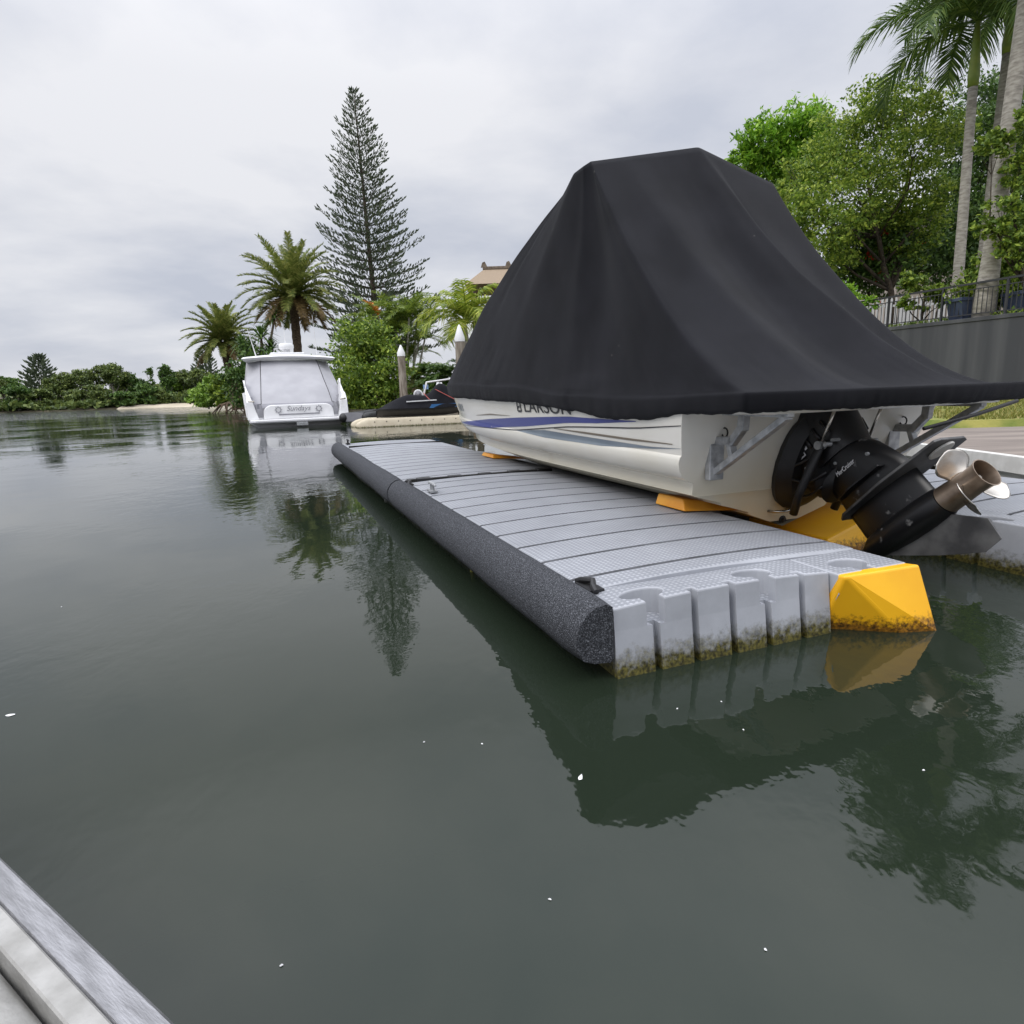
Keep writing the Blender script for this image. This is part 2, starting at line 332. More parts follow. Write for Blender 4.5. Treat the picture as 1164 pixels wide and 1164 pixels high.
WHITE = mat('white_paint', (.68, .68, .69), (.73, .73, .74), 3, .3)
WHITEP = mat('white_plastic', (.78, .78, .79), None, rough=.45)
CANVAS = mat('grey_canvas', (.34, .34, .365), (.39, .39, .415), 1.5, .8, bump=.1, bscale=8)
CANVASD = mat('grey_canvas_dark', (.20, .20, .225), (.25, .25, .27), 2, .8)
WOOD = mat('grey_timber', (.16, .13, .10), (.34, .30, .25), 5, .9, bump=.4, bscale=30, stretch=(3, 3, .4))
BEIGE = algae(mat('beige_plastic', (.52, .45, .33), (.60, .53, .40), 4, .5), .0, .06)
CONC = mat('concrete_path', (.15, .125, .11), (.26, .22, .19), 1.4, .9, bump=.3, bscale=40, stretch=(.4, 3, 1), detail=8)
GRASS = mat('lawn', (.10, .14, .02), (.27, .25, .06), 1.8, .95, bump=1, bscale=30)
SOIL = mat('soil', (.045, .04, .025), (.11, .095, .055), .6, .95, bump=.8, bscale=8)
SAND = mat('sand', (.40, .35, .26), (.50, .44, .34), .4, .95)
WALLG = mat('rendered_wall', (.048, .050, .056), (.098, .10, .105), 1.0, .85, stretch=(1.6, 1.6, .10), lo=.40, hi=.75, bump=.1, bscale=20)
RAILB = mat('railing_black', (.03, .031, .034), None, rough=.5)
THATCH = mat('thatch', (.20, .15, .10), (.36, .28, .20), 14, .95, bump=.8, bscale=40, stretch=(3, 3, .5))
FENCEW = mat('white_fence', (.66, .66, .66), None, rough=.6)

# ------------------------------------------------------------------ setting
def sheet(name, poly, z, m, zb=None, off=1.0):
    b = MB(); n = len(poly); vs = [Vector((x, y, z)) for x, y in poly]; fs = [tuple(range(n))]
    if zb is not None:
        cx = sum(p[0] for p in poly)/n; cy = sum(p[1] for p in poly)/n
        for x, y in poly:
            d = Vector((x-cx, y-cy, 0)).normalized()*off; vs.append(Vector((x+d.x, y+d.y, zb)))
        fs += [(i, (i+1) % n, n+(i+1) % n, n+i) for i in range(n)]
    b.add(vs, fs); return struct(b.build(name, m))
b = MB(); b.add([(-900, -300, 0), (900, -300, 0), (900, 1200, 0), (-900, 1200, 0)], [(0, 1, 2, 3)]); struct(b.build('water', WATER))
sheet('promontory_ground', [(3.4, 17), (2, 26), (-1.0, 33), (-6.5, 36.5), (-11, 42), (-16, 49), (-20.3, 54), (-22.5, 57), (-21, 66), (-10, 110), (60, 120), (70, 17)], .55, SOIL, -.4, 1.2)
def bank():
    b = MB(); rows = []
    xs = np.linspace(-190, 10, 60)
    for x in xs:
        y0 = 100 + 0.10*(x+60) + 2.5*math.sin(x*.09) + 1.2*math.sin(x*.31)
        rows.append([(x, y0-2.5, -.5), (x, y0, .12), (x, y0+3, .7), (x, y0+14, 1.6), (x, y0+60, 3), (x, y0+300, 5)])
    b.grid(rows); return struct(b.build('far_bank', SOIL, smooth=True))
bank()
def beach():
    b = MB(); rows = []
    for i in range(24):
        x = -61 + i*1.45
        y0 = 100 + 0.10*(x+60) + 2.5*math.sin(x*.09) + 1.2*math.sin(x*.31)
        wd = 1.5*math.sin(math.pi*(i+.4)/24.0)+.3
        rows.append([(x, y0-1.3-wd, -.05), (x, y0-.9, .22), (x, y0+.6+wd*.6, .55)])
    b.grid(rows); return struct(b.build('sand_beach', SAND, smooth=True))
beach()
sheet('grass_strip', [(7.2, 10.3), (30, 9.0), (30, 14), (16.4, 13.6), (8.8, 36), (4.4, 36), (4.4, 18)], .56, GRASS, .3, .3)
# concrete walkway with its white edge beam
sheet('concrete_walkway', [(5.28, -3), (30, -3), (30, 10.2), (5.10, 10.2)], .45, CONC)
sheet('seawall', [(5.9, -3), (30, -3), (30, 10.4), (5.7, 10.4)], .42, SOIL, -.5, .0)
b = MB(); b.box(-.10, 0, -6, 6.8, -.16, 0.012); b.box(-.04, 0, -6, 6.8, -.24, -.163)
for k in range(26): b.tube([(-.03, -5.7+k*.48, .0), (-.03, -5.7+k*.48, .014)], .012, 8)
edge = b.build('edge_beam', mat('beam_white', (.60, .59, .56), (.72, .71, .68), 8, .5), bevel=.006); edge.location = (5.24, 3.4, .455); edge.rotation_euler = (0, 0, R(.8))
tag(edge, 'pale aluminium edge beam along the concrete walkway at the right', 'edge beam')

# ------------------------------------------------------------------ floating dock
dock = empty('floating_dock', D(0, 0, 0), 'grey moulded plastic floating dock with drive-on slot carrying the covered boat', 'floating dock', rz=TH)
ZT = .32
def crown(u, u0, u1): return .026*(1-((2*u-u0-u1)/(u1-u0))**2)
def deck_main(u0, u1, v0, v1, groove=.372, name='deck_section', low=-.12):
    """crowned deck: grooves across, flared sides"""
    prof = [(v0, -.02), (v0+.015, -.004), (v0+.04, 0)]; v = v0+.18
    while v < v1-.12:
        prof += [(v-.016, 0), (v-.010, -.006), (v-.009, -.05), (v+.009, -.05), (v+.010, -.006), (v+.016, 0)]; v += groove
    prof += [(v1-.04, 0), (v1-.015, -.004), (v1, -.02)]
    us = [u0, u0+.012] + [u0+.04+(u1-u0-.08)*i/20 for i in range(21)] + [u1-.012, u1]
    rows = []
    for v, dz in prof:
        row = [Vector((u0-.035, v, low)), Vector((u0-.01, v, ZT-.10))]
        for i, u in enumerate(us):
            e_ = -.02 if i in (0, len(us)-1) else (-.005 if i in (1, len(us)-2) else 0)
            row.append(Vector((u, v, ZT + crown(u, u0, u1) + dz + e_)))
        row += [Vector((u1+.01, v, ZT-.10)), Vector((u1+.035, v, low))]
        rows.append(row)
    b = MB(); b.grid(rows)
    n = len(rows[0]); k = len(rows)
    b.f.append(tuple(range(n))); b.f.append(tuple((k-1)*n+i for i in range(n)))
    o = b.build(name, DECK, dock); o.data.materials.append(GROOVE)
    dips = [(p_[1] < -.005 and v0+.1 < p_[0] < v1-.06) for p_ in prof]
    for f in o.data.polygons:
        i = min(f.vertices)//n; q = sorted(set(v_//n for v_ in f.vertices))
        if len(q) == 2 and f.index < (k-1)*(n-1) and (dips[q[0]] or dips[q[1]]): f.material_index = 1
    return o
def notch(kind, c, depth=.05):
    w_ = .02
    if kind == 'slot': return [(c-w_, 0), (c-w_, depth), (c+w_, depth), (c+w_, 0)]
    pts = [(c-.05, 0), (c-.05, .05)]                  # pocket: narrow mouth, round wide head
    for k in range(13):
        a = math.pi*(1.0 + .22) - (math.pi*1.44)*k/12
        pts.append((c-.01+.115*math.cos(a), .105+.06*math.sin(a)))
    return pts + [(c+.05, .05), (c+.05, 0)]
def strip(u0, u1, depth, pockets, slots, frame, name='coupler_edge', crw=True, low=-.12):
    """moulded edge of a section. frame(a, d, z): a along the edge, d inward"""
    def outline(pk):
        pts = [(u0, 0)]
        for c, kd in sorted([(c, 'pocket' if pk else 'slot') for c in pockets] + [(c, 'slot') for c in slots]): pts += notch(kd, c, .05)
        pts += [(u1, 0), (u1, depth)]
        n = 14; pts += [(u1+(u0-u1)*i/n, depth) for i in range(1, n)]
        return pts + [(u0, depth)]
    b = MB()
    top = outline(True)
    def fz(p):
        a, d, z = p; fl = max(0, .30-z)*.14 if d < .2 else 0
        zz = z + (crown(a, u0, u1) if (crw and z > .25) else 0)
        return Vector((a, d-fl, zz))
    b.prism(top, ZT-.105, ZT, f=fz)
    lowo = outline(False)
    b.prism(lowo, low, ZT-.105, f=fz)
    b.v = [tuple(frame(*p)) for p in b.v]
    o = b.build(name, DECK, dock)
    bm = bmesh.new(); bm.from_mesh(o.data)
    tf = [f for f in bm.faces if len(f.verts) > 12 and min(v_.co.z for v_ in f.verts) > ZT-.02]
    ed = [e_ for f in tf for e_ in f.edges if not (abs(e_.verts[0].co.z-e_.verts[1].co.z) < .03 and e_.calc_length() > 1e9)]
    bmesh.ops.bevel(bm, geom=list(set(ed)), offset=.012, segments=3, profile=.5, affect='EDGES', clamp_overlap=True)
    bm.to_mesh(o.data); bm.free(); return o
# left walkway: two long sections and a short one, seen along their length
deck_main(0, 1.80, .285, 4.46)
deck_main(0, 1.80, 4.56, 9.55)
deck_main(0, 1.80, 9.63, 10.5)
strip(0, 1.27, .275, (.22, .87), (.435, .655, 1.09), lambda a, d, z: Vector((a, d, z)))
strip(1.28, 1.765, .275, (1.50,), (), lambda a, d, z: Vector((a, (d-.05*max(0, 1-d/.2)) if z > ZT-.11 else max(d, .0)*.6+.11, z)), crw=False)
# joints with their coupler blocks
for vv in (4.47, 9.56):
    b = MB(); b.box(.03, 1.77, vv+.012, vv+.068 if vv < 5 else vv+.05, .05, .349); b.build('seam', NEARBLACK, dock)  # shade of the open gap put in as a raised near-black bar
b = MB()
for k in range(5):
    b = MB(); b.box(.14+k*.36, .30+k*.36, 4.455, 4.565, .30, .356); b.build('coupler', BLACKRUB, dock, bevel=.008)
# right walkway beyond the slot
deck_main(3.45, 5.2, -1.2, 6.5)
strip(-1.2, 6.5, .27, [(.35+.65*k-1.2) for k in range(12)], [(.57+.65*k-1.2) for k in range(11)], lambda a, d, z: Vector((3.17+d, a, z)), crw=False)
# low berth floats between the walkways, under the keel
b = MB()
for k in range(4):
    v0 = 2.0+k*1.5
    prof = [(1.86, .28), (2.15, .24), (2.40, .06), (2.50, .06), (2.78, .24), (3.12, .28)]
    rows = [[Vector((u, v, z)) for u, z in prof] + [Vector((3.12, v, -.15)), Vector((1.86, v, -.15))] for v in (v0, v0+1.44)]
    b.grid(rows, True); o_ = len(b.v)-16; b.f += [tuple(o_+i for i in range(8)), tuple(o_+8+i for i in range(8))]
b.build('berth_float', DECK, dock)
# yellow moulded end float on the near right corner
T = [(1.275, -.10, .322), (1.775, -.12, .322)]
B_ = [(1.272, .03, .0), (1.585, -.19, 0), (1.775, -.25, 0), (1.80, .20, 0)]
b = MB()
vs = [Vector(p) for p in [T[0], T[1], B_[0], B_[1], B_[2], (1.77, -.035, .312), (1.285, -.03, .312), (1.79, .10, .0), (1.272, .10, 0)]]
b.add(vs, [(0, 2, 3), (0, 3, 4, 1), (0, 1, 5, 6), (1, 4, 7, 5), (0, 6, 8, 2)])
lowv = [Vector((p.x, p.y, -.1)) for p in (vs[2], vs[3], vs[4], vs[7], vs[8])]
b.add([vs[2], vs[3], vs[4], vs[7], vs[8]]+lowv, [(0, 1, 6, 5), (1, 2, 7, 6), (2, 3, 8, 7), (3, 4, 9, 8), (4, 0, 5, 9), (5, 6, 7, 8, 9)])
o = b.build('end_float', YELLOW, dock)
bm = bmesh.new(); bm.from_mesh(o.data); bmesh.ops.remove_doubles(bm, verts=bm.verts, dist=.001); bmesh.ops.recalc_face_normals(bm, faces=bm.faces); bm.to_mesh(o.data); bm.free()
md = o.modifiers.new('bevel', 'BEVEL'); md.width = .012; md.segments = 3; md.limit_method = 'ANGLE'; md.angle_limit = R(25)
# yellow entry floats of the berth, under the keel
b = MB()
for sx in (-1, 1):
    q = [(2.46+sx*.06, 1.15, .10), (2.46+sx*.62, 1.20, .24), (2.46+sx*.66, 2.0, .28), (2.46+sx*.06, 2.0, .12)]
    lo_ = [(2.46+sx*.06, 1.08, -.1), (2.46+sx*.70, 1.02, -.1), (2.46+sx*.68, 2.0, -.1), (2.46+sx*.06, 2.0, -.1)]
    vs = [Vector(p) for p in q+lo_]
    b.add(vs, [(0, 1, 2, 3), (0, 1, 5, 4), (1, 2, 6, 5), (2, 3, 7, 6), (3, 0, 4, 7), (4, 5, 6, 7)])
b.build('entry_float', YELLOW, dock, bevel=.02)
for (ua, ub, va, vb, z1) in ((1.52, 1.76, 1.56, 1.95, .46), (1.56, 1.74, 6.0, 6.5, .42)):
    b = MB(); vs = [(ua, va, .345), (ub+.35, va, .30), (ub+.35, vb, .30), (ua, vb, .345), (ua+.03, va+.06, z1-.03), (ub+.1, va+.06, z1-.08), (ub+.1, vb, z1-.08), (ua+.03, vb, z1-.03)]
    b.add([Vector(p) for p in vs], [(3, 2, 1, 0), (4, 5, 6, 7), (0, 1, 5, 4), (1, 2, 6, 5), (2, 3, 7, 6), (3, 0, 4, 7)])
    b.build('hull_pad', ORANGE, dock, bevel=.01)
# foam bumper rolls clad in speckled carpet
def bumper(v0, v1, sag):
    prof = [(-.015, .345), (-.05, .362), (-.10, .355), (-.15, .325), (-.188, .275), (-.205, .215), (-.198, .15), (-.168, .10), (-.11, .078), (-.03, .07), (-.008, .085)]
    b = MB(); n = int((v1-v0)/.09); rows = []
    for i in range(n+1):
        v = v0+(v1-v0)*i/n
        g = 1 + .03*noise.noise(Vector((v*.9, 3.1, 0))) + .02*noise.noise(Vector((v*3, 1, 0)))
        endp = min(i, n-i); sh = 1-.05*max(0, 1-endp/1.5)
        rows.append([Vector((x*g*sh, v, .2+(z-.2)*g*sh + sag*noise.noise(Vector((v*.7, 9, 0))))) for x, z in prof])
    b.grid(rows, True); m = len(prof)
    b.f.append(tuple(range(m))); b.f.append(tuple(n*m+i for i in range(m)))
    return b.build('bumper', CARPET, dock, smooth=True, auto=50)
bumper(-.02, 4.50, .012); bumper(4.55, 10.62, .015)
def cleat_dock(u, v, col, s=1.0, flat=False):
    b = MB()
    if flat:
        b.tube([(u-.035, v-.10, .335), (u-.03, v-.06, .352), (u, v, .360), (u-.03, v+.06, .352), (u-.035, v+.10, .335)], .016, 8)
        b.box(u-.06, u+.02, v-.08, v+.08, .315, .338)
    else:
        b.box(u-.035, u+.035, v-.08, v+.08, .335, .352)
        for k in (-.035, .035): b.tube([(u, v+k, .35), (u, v+k, .40)], .014, 8)
        b.tube([(u, v-.14, .408), (u, v-.08, .415), (u, v+.08, .415), (u, v+.14, .408)], [.010, .017, .017, .010], 8)
    return b.build('cleat', col, dock, smooth=True, auto=40)
cleat_dock(.09, 3.62, GALV); cleat_dock(.06, .30, BLACKRUB, flat=True); cleat_dock(.10, 10.3, BLACKRUB); cleat_dock(.02, 4.30, BLACKRUB, flat=True)
b = MB(); b.box(-.045, -.02, 5.6, 5.66, -.05, .20); b.build('bracket', WHITEP, dock)
b = MB(); b.tube([(-.06, 1.9, .08), (-.07, 1.9, .0), (-.06, 1.91, -.08)], .014, 6); b.build('weedy_rope', mat('weed', (.07, .08, .01), (.16, .15, .03), 20, .9), dock)

# ------------------------------------------------------------------ bowrider boat
boat = empty('motorboat', D(2.42, 1.5, 0), 'white motorboat with blue swoosh stripe raised on the grey dock under black cover', 'motorboat', rz=TH)
BL = 7.3
def hb_sheer(y):
    t = max(0, (y/BL-.46)/.54); return 1.23*max(0, 1-t**3.4)**.75
def hb_chine(y):
    t = max(0, (y/BL-.42)/.56)
    return .97*max(0, 1-min(1, t)**2.5)**.8
def z_sheer(y): return 1.17+.02*y+.004*y*y*.3
def z_chine(y): return .50 + .10*max(0, (y/BL-.3)/.7)**1.5 + .45*max(0, (y/BL-.72)/.28)**2.2
def z_keel(y): return .15 + 1.05*max(0, (y/BL-.60)/.40)**2.6
FQ = [(0, 0), (.10, .04), (.145, .08), (.165, .22), (.21, .44), (.30, .62), (.38, .70), (.435, .70), (.46, .66), (.50, .69), (.62, .78), (.8, .9), (1, 1)]
def side_x(y, f):
    for (a, qa), (b_, qb) in zip(FQ, FQ[1:]):
        if f <= b_: q = qa+(qb-qa)*(f-a)/(b_-a); break
    else: q = 1
    return hb_chine(y) + (hb_sheer(y)-hb_chine(y))*q
def rake(y, z): return -.34*(z-.15)*max(0, 1-y/1.1)
def side_pt(y, z, off=0.0):
    f = (z-z_chine(y))/(z_sheer(y)-z_chine(y)); return Vector((-(side_x(y, max(0, min(1, f)))+off), y+rake(y, z), z))
def hull():
    b = MB(); rows = []
    ys = list(np.linspace(0, 4.0, 21))+list(np.linspace(4.15, BL, 36))
    fs = sorted(set([a for a, q in FQ]+[.05, .12, .155, .18, .25, .34, .41, .448, .48, .56, .7, .9]))
    for y in ys:
        zk, zc_, zs = z_keel(y), z_chine(y), z_sheer(y); hc = hb_chine(y); zk = min(zk, zc_)
        half = [Vector((0, y+rake(y, zk), zk))]
        for k in (.15, .4, .41, .7, .71, .93):
            lift = .018 if k in (.41, .71) else 0
            z = zk+(zc_-zk)*k + lift; half.append(Vector((-hc*k, y+rake(y, z), z)))
        half.append(Vector((-hc+.03, y+rake(y, zc_), zc_-.012)))
        for f in fs:
            z = zc_+(zs-zc_)*f; half.append(Vector((-side_x(y, f), y+rake(y, z), z)))
        full = [Vector((-p.x, p.y, p.z)) for p in reversed(half[1:])] + half
        rows.append(full)
    b.grid(rows); n = len(rows[0])
    # transom: centre-fan as strips
    tr = rows[0]; m = n//2
    for i in range(m): b.f.append((i, i+1, n-2-i, n-1-i)) if i+1 < n-2-i else None
    # deck lid inside
    for i in range(len(rows)-1): b.f.append((i*n, i*n+n-1, (i+1)*n+n-1, (i+1)*n))
    return b.build('hull', GEL, boat, smooth=True, auto=32)
hull()
def decal(name, m, top, bot, off=.004, n=40):
    """stripe stuck on the hull side between two (y, z) outlines, both sides"""
    def interp(pts, t):
        y = pts[0][0]+(pts[-1][0]-pts[0][0])*t
        for (a, za_), (b_, zb_) in zip(pts, pts[1:]):
            if (a-y)*(b_-y) <= 0 and a != b_: return y, za_+(zb_-za_)*(y-a)/(b_-a)
        return pts[-1]
    b = MB()
    for sg in (1,):
        rt = []
        for k in range(5):
            row = []
            for i in range(n+1):
                t = i/n; y, z1 = interp(top, t); _, z0 = interp(bot, t); p = side_pt(y, z0+(z1-z0)*k/4, off); row.append(Vector((p.x*sg, p.y, p.z)))
            rt.append(row)
        b.grid(rt)
    return b.build(name, m, boat, smooth=True)
decal('swoosh_stripe', NAVY, [(5.35, .83), (4.99, .85), (3.71, .93), (2.72, .98), (1.44, 1.03), (.92, 1.03), (.44, 1.03)], [(5.35, .825), (4.91, .81), (3.75, .82), (2.54, .89), (1.48, .97), (.93, .99), (.44, 1.025)])
decal('pin_stripe', BLACKV, [(5.3, .79), (2.81, .842), (1.5, .937), (.45, .981), (0, 1.022)], [(5.3, .785), (2.81, .83), (1.5, .926), (.45, .971), (0, 1.016)])
decal('swoosh_stripe', GREYV, [(2.81, .835), (2.04, .875), (1.54, .865), (.91, .855), (.31, .845), (.0, .86)], [(2.81, .83), (2.05, .80), (1.43, .80), (.91, .80), (.32, .83), (.0, .858)])
decal('pin_stripe', BROWNV, [(1.8, .905), (1.09, .902), (.54, .892), (.08, .886)], [(1.8, .90), (1.09, .884), (.54, .874), (.08, .88)])
decal('pin_stripe', BROWNV, [(4.28, .962), (3.65, 1.0), (2.93, .995)], [(4.28, .958), (3.65, .982), (2.93, .992)])
# maker's lettering with block emblem on both bow sides
def bend_l(y0, z0, kx, kz, sg):
    def f(p):
        y = y0 - p.x*kx*1.0 if sg < 0 else y0 - (6.0-p.x)*kx
        q = side_pt(y, z0+p.y*kz, .005+p.z); return Vector((q.x if sg < 0 else -q.x, q.y, q.z))
    return f
me = text_mesh('LARSON', 1.0)
wd = max(v_.co.x for v_ in me.vertices); bpy.data.meshes.remove(me)
def lettering(sg):
    m_ = BLACKV; b = MB()
    kx = 1.12/wd; kz = .175
    f = lambda p: (lambda q: Vector((q.x if sg < 0 else -q.x, q.y, q.z)))(side_pt((2.46-p.x*kx) if sg < 0 else (1.34+p.x*kx), 1.05+p.y*kz, .005+p.z))
    o = text_obj('maker_lettering', 'LARSON', 1.0, m_, None, boat, bend=f)
    e_ = MB()
    polys = [[(-.62, -.05), (-.30, -.05), (-.30, .08), (-.50, .08)], [(-.66, .02), (-.56, .02), (-.50, .74), (-.60, .74)], [(-.50, .62), (-.22, .62), (-.22, .74), (-.50, .74)], [(-.32, .0), (-.22, .0), (-.22, .66), (-.32, .66)], [(-.50, .16), (-.36, .28), (-.36, .40), (-.52, .30)]]
    # little serif feet
    pass
    for k_, pl in enumerate(polys):
        pts = [f(Vector((x, y, .0002*k_))) for x, y in pl]; e_.add(pts, [tuple(range(len(pts)))])
    e_.build('maker_emblem', m_, boat)
lettering(-1)
b = MB()
for k, ch in enumerate(((0, .1), (.14, .1), (.24, .1), (.38, .1))):
    y = 5.35-ch[0]*.9
    q = [side_pt(y, 1.0, .005), side_pt(y-.05, 1.0, .005), side_pt(y-.07, 1.10, .005), side_pt(y-.02, 1.10, .005)]
    b.add(q, [(0, 1, 2, 3)])
b.build('registration_mark', GREYV, boat)
# swim platform and its brackets
b = MB(); b.prism([(-1.12, -.15), (-1.12, -.7), (-1.0, -.92), (1.0, -.92), (1.12, -.7), (1.12, -.15)], 1.10, 1.20); b.build('swim_platform', GEL, boat, bevel=.02)
for sx in (-.86, .86):
    b = MB(); yb = rake(0, .68)-.012
    Mx = Matrix.Translation((sx, 0, 0))
    t_ = .028
    def seg(p, q, h):                       # flat bar in the bracket plane
        d = (Vector((0, q[0], q[1]))-Vector((0, p[0], p[1]))).normalized(); n_ = Vector((0, -d.z, d.y))*h
        P, Q = Vector((sx, *p)), Vector((sx, *q)); X = Vector((t_, 0, 0))
        vs = [P-n_-X, Q-n_-X, Q+n_-X, P+n_-X, P-n_+X, Q-n_+X, Q+n_+X, P+n_+X]
        b.add(vs, [(3, 2, 1, 0), (4, 5, 6, 7), (0, 1, 5, 4), (1, 2, 6, 5), (2, 3, 7, 6), (3, 0, 4, 7)])
    b.box(sx-.06, sx+.06, yb-.055, yb-.0, .62, .93)
    seg((yb-.02, .66), (-.88, 1.085), .022)
    seg((yb-.05, .90), (yb-.22, .905), .028); seg((yb-.20, .89), (yb-.30, 1.0), .028); seg((yb-.30, .98), (yb-.31, 1.10), .030)
    seg((yb-.18, .90), (yb-.22, .80), .02)
    seg((-.30, 1.09), (-.90, 1.09), .014)
    b.build('platform_bracket', GALV, boat, bevel=.006)
    b = MB(); c = Vector((sx+.02, yb-.10, .955))
    b.tube([c+Vector((0, .03*math.cos(k*math.pi/6), .032*math.sin(k*math.pi/6))) for k in range(13)], .006, 6, cap=False); b.tube([c-Vector((0, 0, .05)), c-Vector((0, 0, .03))], .012, 6)
    b.build('tie_ring', BLACKRUB, boat, smooth=True)
# towing eye and drain plug low on the transom
def tr(x, z, out=0): return Vector((x, rake(0, z)-out, z))
b = MB(); b.tube([tr(-.20, .30), tr(-.20, .305, .07), tr(-.17, .31, .10), tr(-.05, .31, .10), tr(-.02, .305, .07), tr(-.02, .30)], .011, 8); b.build('towing_eye', STEEL, boat, smooth=True)
b = MB(); b.lathe([(.03, 0), (.03, .012), (.016, .014), (.014, .035)], 14, Matrix.Translation(tr(-.03, .215)) @ Matrix.Rotation(R(90), 4, 'X')); b.build('drain_plug', BLACKRUB, boat, smooth=True, auto=40)

# stern drive, tilted up
TILT = R(42); PV = Vector((0, -.10, .70))
drive = bpy.data.objects.new('stern_drive', None); COL.objects.link(drive); drive.parent = boat
def dm(a, d, s=0.0):
    aft = a*math.cos(TILT) + d*math.sin(TILT); dn = d*math.cos(TILT) - a*math.sin(TILT)
    return Vector((s, PV.y-aft, PV.z-dn))
def dloft(sections, name, m, n=20, e=2.6, parent=drive, auto=45):
    """sections: (centre a, d, half-size along a, half thickness) stacked along d (superellipse)"""
    b = MB(); rows = []
    for a, d, ha, hs in sections:
        r_ = []
        for k in range(n):
            t = 2*math.pi*k/n; c, s_ = math.cos(t), math.sin(t)
            r_.append(dm(a+ha*math.copysign(abs(c)**(2/e), c), d, hs*math.copysign(abs(s_)**(2/e), s_)))
        rows.append(r_)
    b.grid(rows, True); b.f.append(tuple(range(n))); b.f.append(tuple((len(rows)-1)*n+k for k in range(n)))
    return b.build(name, m, parent, smooth=True, auto=auto)
# untilted gimbal housing on the transom
b = MB(); prof = [(.0, .33), (.05, .345), (.10, .31), (.14, .27)]
rows = []
for dep, rr in prof:
    r_ = []
    for k in range(26):
        t = 2*math.pi*k/26; c, s_ = math.cos(t), math.sin(t)
        x = rr*.86*math.copysign(abs(c)**.75, c)*(1 - .12*max(0, -s_)); z = .70 + rr*1.12*math.copysign(abs(s_)**.8, s_)
        r_.append(Vector((x, rake(0, z)-dep-.002, z)))
    rows.append(r_)
b.grid(rows, True); b.f.append(tuple(range(26))); b.f.append(tuple(3*26+k for k in range(26)))
b.build('gimbal_housing', BLACKRUB, drive, smooth=True, auto=35)
b = MB()
for k in range(7):                           # bellows
    pass
b.tube([(0, -.20+ -.03*k, .70-.012*k) for k in range(12)], [.17 if k % 2 else .135 for k in range(12)], 18); b.build('bellows', BLACKRUB, drive, smooth=True)
dloft([(.30, -.34, .10, .07), (.31, -.32, .20, .14), (.31, -.24, .275, .18), (.30, -.10, .295, .195), (.29, .05, .29, .19), (.30, .16, .27, .17), (.33, .26, .24, .135)], 'upper_housing', DRIVE, e=3.4)
dloft([(.30, -.40, .05, .05), (.30, -.385, .10, .085), (.30, -.33, .12, .10)], 'top_cap', BLACKRUB, e=3)
for s_ in (-1, 1):
    b = MB()
    for k in range(5):
        p = dm(.14+.09*k, .03, s_*.194); q = dm(.14+.09*k, .13, s_*.182); b.tube([p, q], .012, 6)
    b.build('housing_rib', DRIVE, drive, smooth=True)
dloft([(.36, .255, .22, .115), (.38, .32, .255, .105), (.41, .42, .275, .085), (.44, .52, .29, .068), (.45, .60, .30, .06), (.46, .70, .30, .054), (.47, .80, .30, .06), (.48, .90, .30, .05)], 'leg', DRIVEW, e=2.2)
b = MB(); pts = [(.12, .045), (.20, .08), (.34, .098), (.5, .108), (.66, .106), (.76, .098), (.785, .09)]
b.lathe([(r_, a) for a, r_ in [(.10, .012)]+pts], 22)
o_ = [dm(p[2], .90 + p[0], p[1]) for p in b.v]; b.v = [tuple(p) for p in o_]; b.build('gearcase', DRIVEW, drive, smooth=True, auto=50)
def plate(poly, d0, d1, name, m, taper=None):
    b = MB(); b.prism(poly, d0, d1); b.v = [tuple(dm(p[0], p[2], p[1])) for p in b.v]; return b.build(name, m, drive, bevel=.004)
plate([(.12, -.06), (.20, -.12), (.60, -.165), (1.02, -.14), (1.04, -.10), (1.04, .10), (1.02, .14), (.60, .165), (.20, .12), (.12, .06)], .615, .633, 'cavitation_plate', PLATEG)
el = [(.94+.085*math.cos(k*math.pi/10), .055*math.sin(k*math.pi/10)) for k in range(20)]
plate(el, .634, .650, 'anode', mat('anode_zinc', (.52, .51, .48), (.64, .63, .60), 20, .6))
plate([(.20, -.10), (.34, -.13), (.62, -.12), (.62, .12), (.34, .13), (.20, .10)], .50, .515, 'splash_plate', DRIVE)
b = MB()   # skeg: swept fin with thickness
pr = [(.24, .985), (.76, .985), (.93, 1.12), (.92, 1.25), (.80, 1.27), (.56, 1.16)]
vs = [dm(a, d, -.014*(1.25-d)/.26-.003) for a, d in pr]+[dm(a, d, .014*(1.25-d)/.26+.003) for a, d in pr]; n = len(pr)
b.add(vs, [tuple(range(n-1, -1, -1)), tuple(range(n, 2*n))]+[(i, (i+1) % n, n+(i+1) % n, n+i) for i in range(n)]); b.build('skeg', PLATEG, drive, bevel=.003)
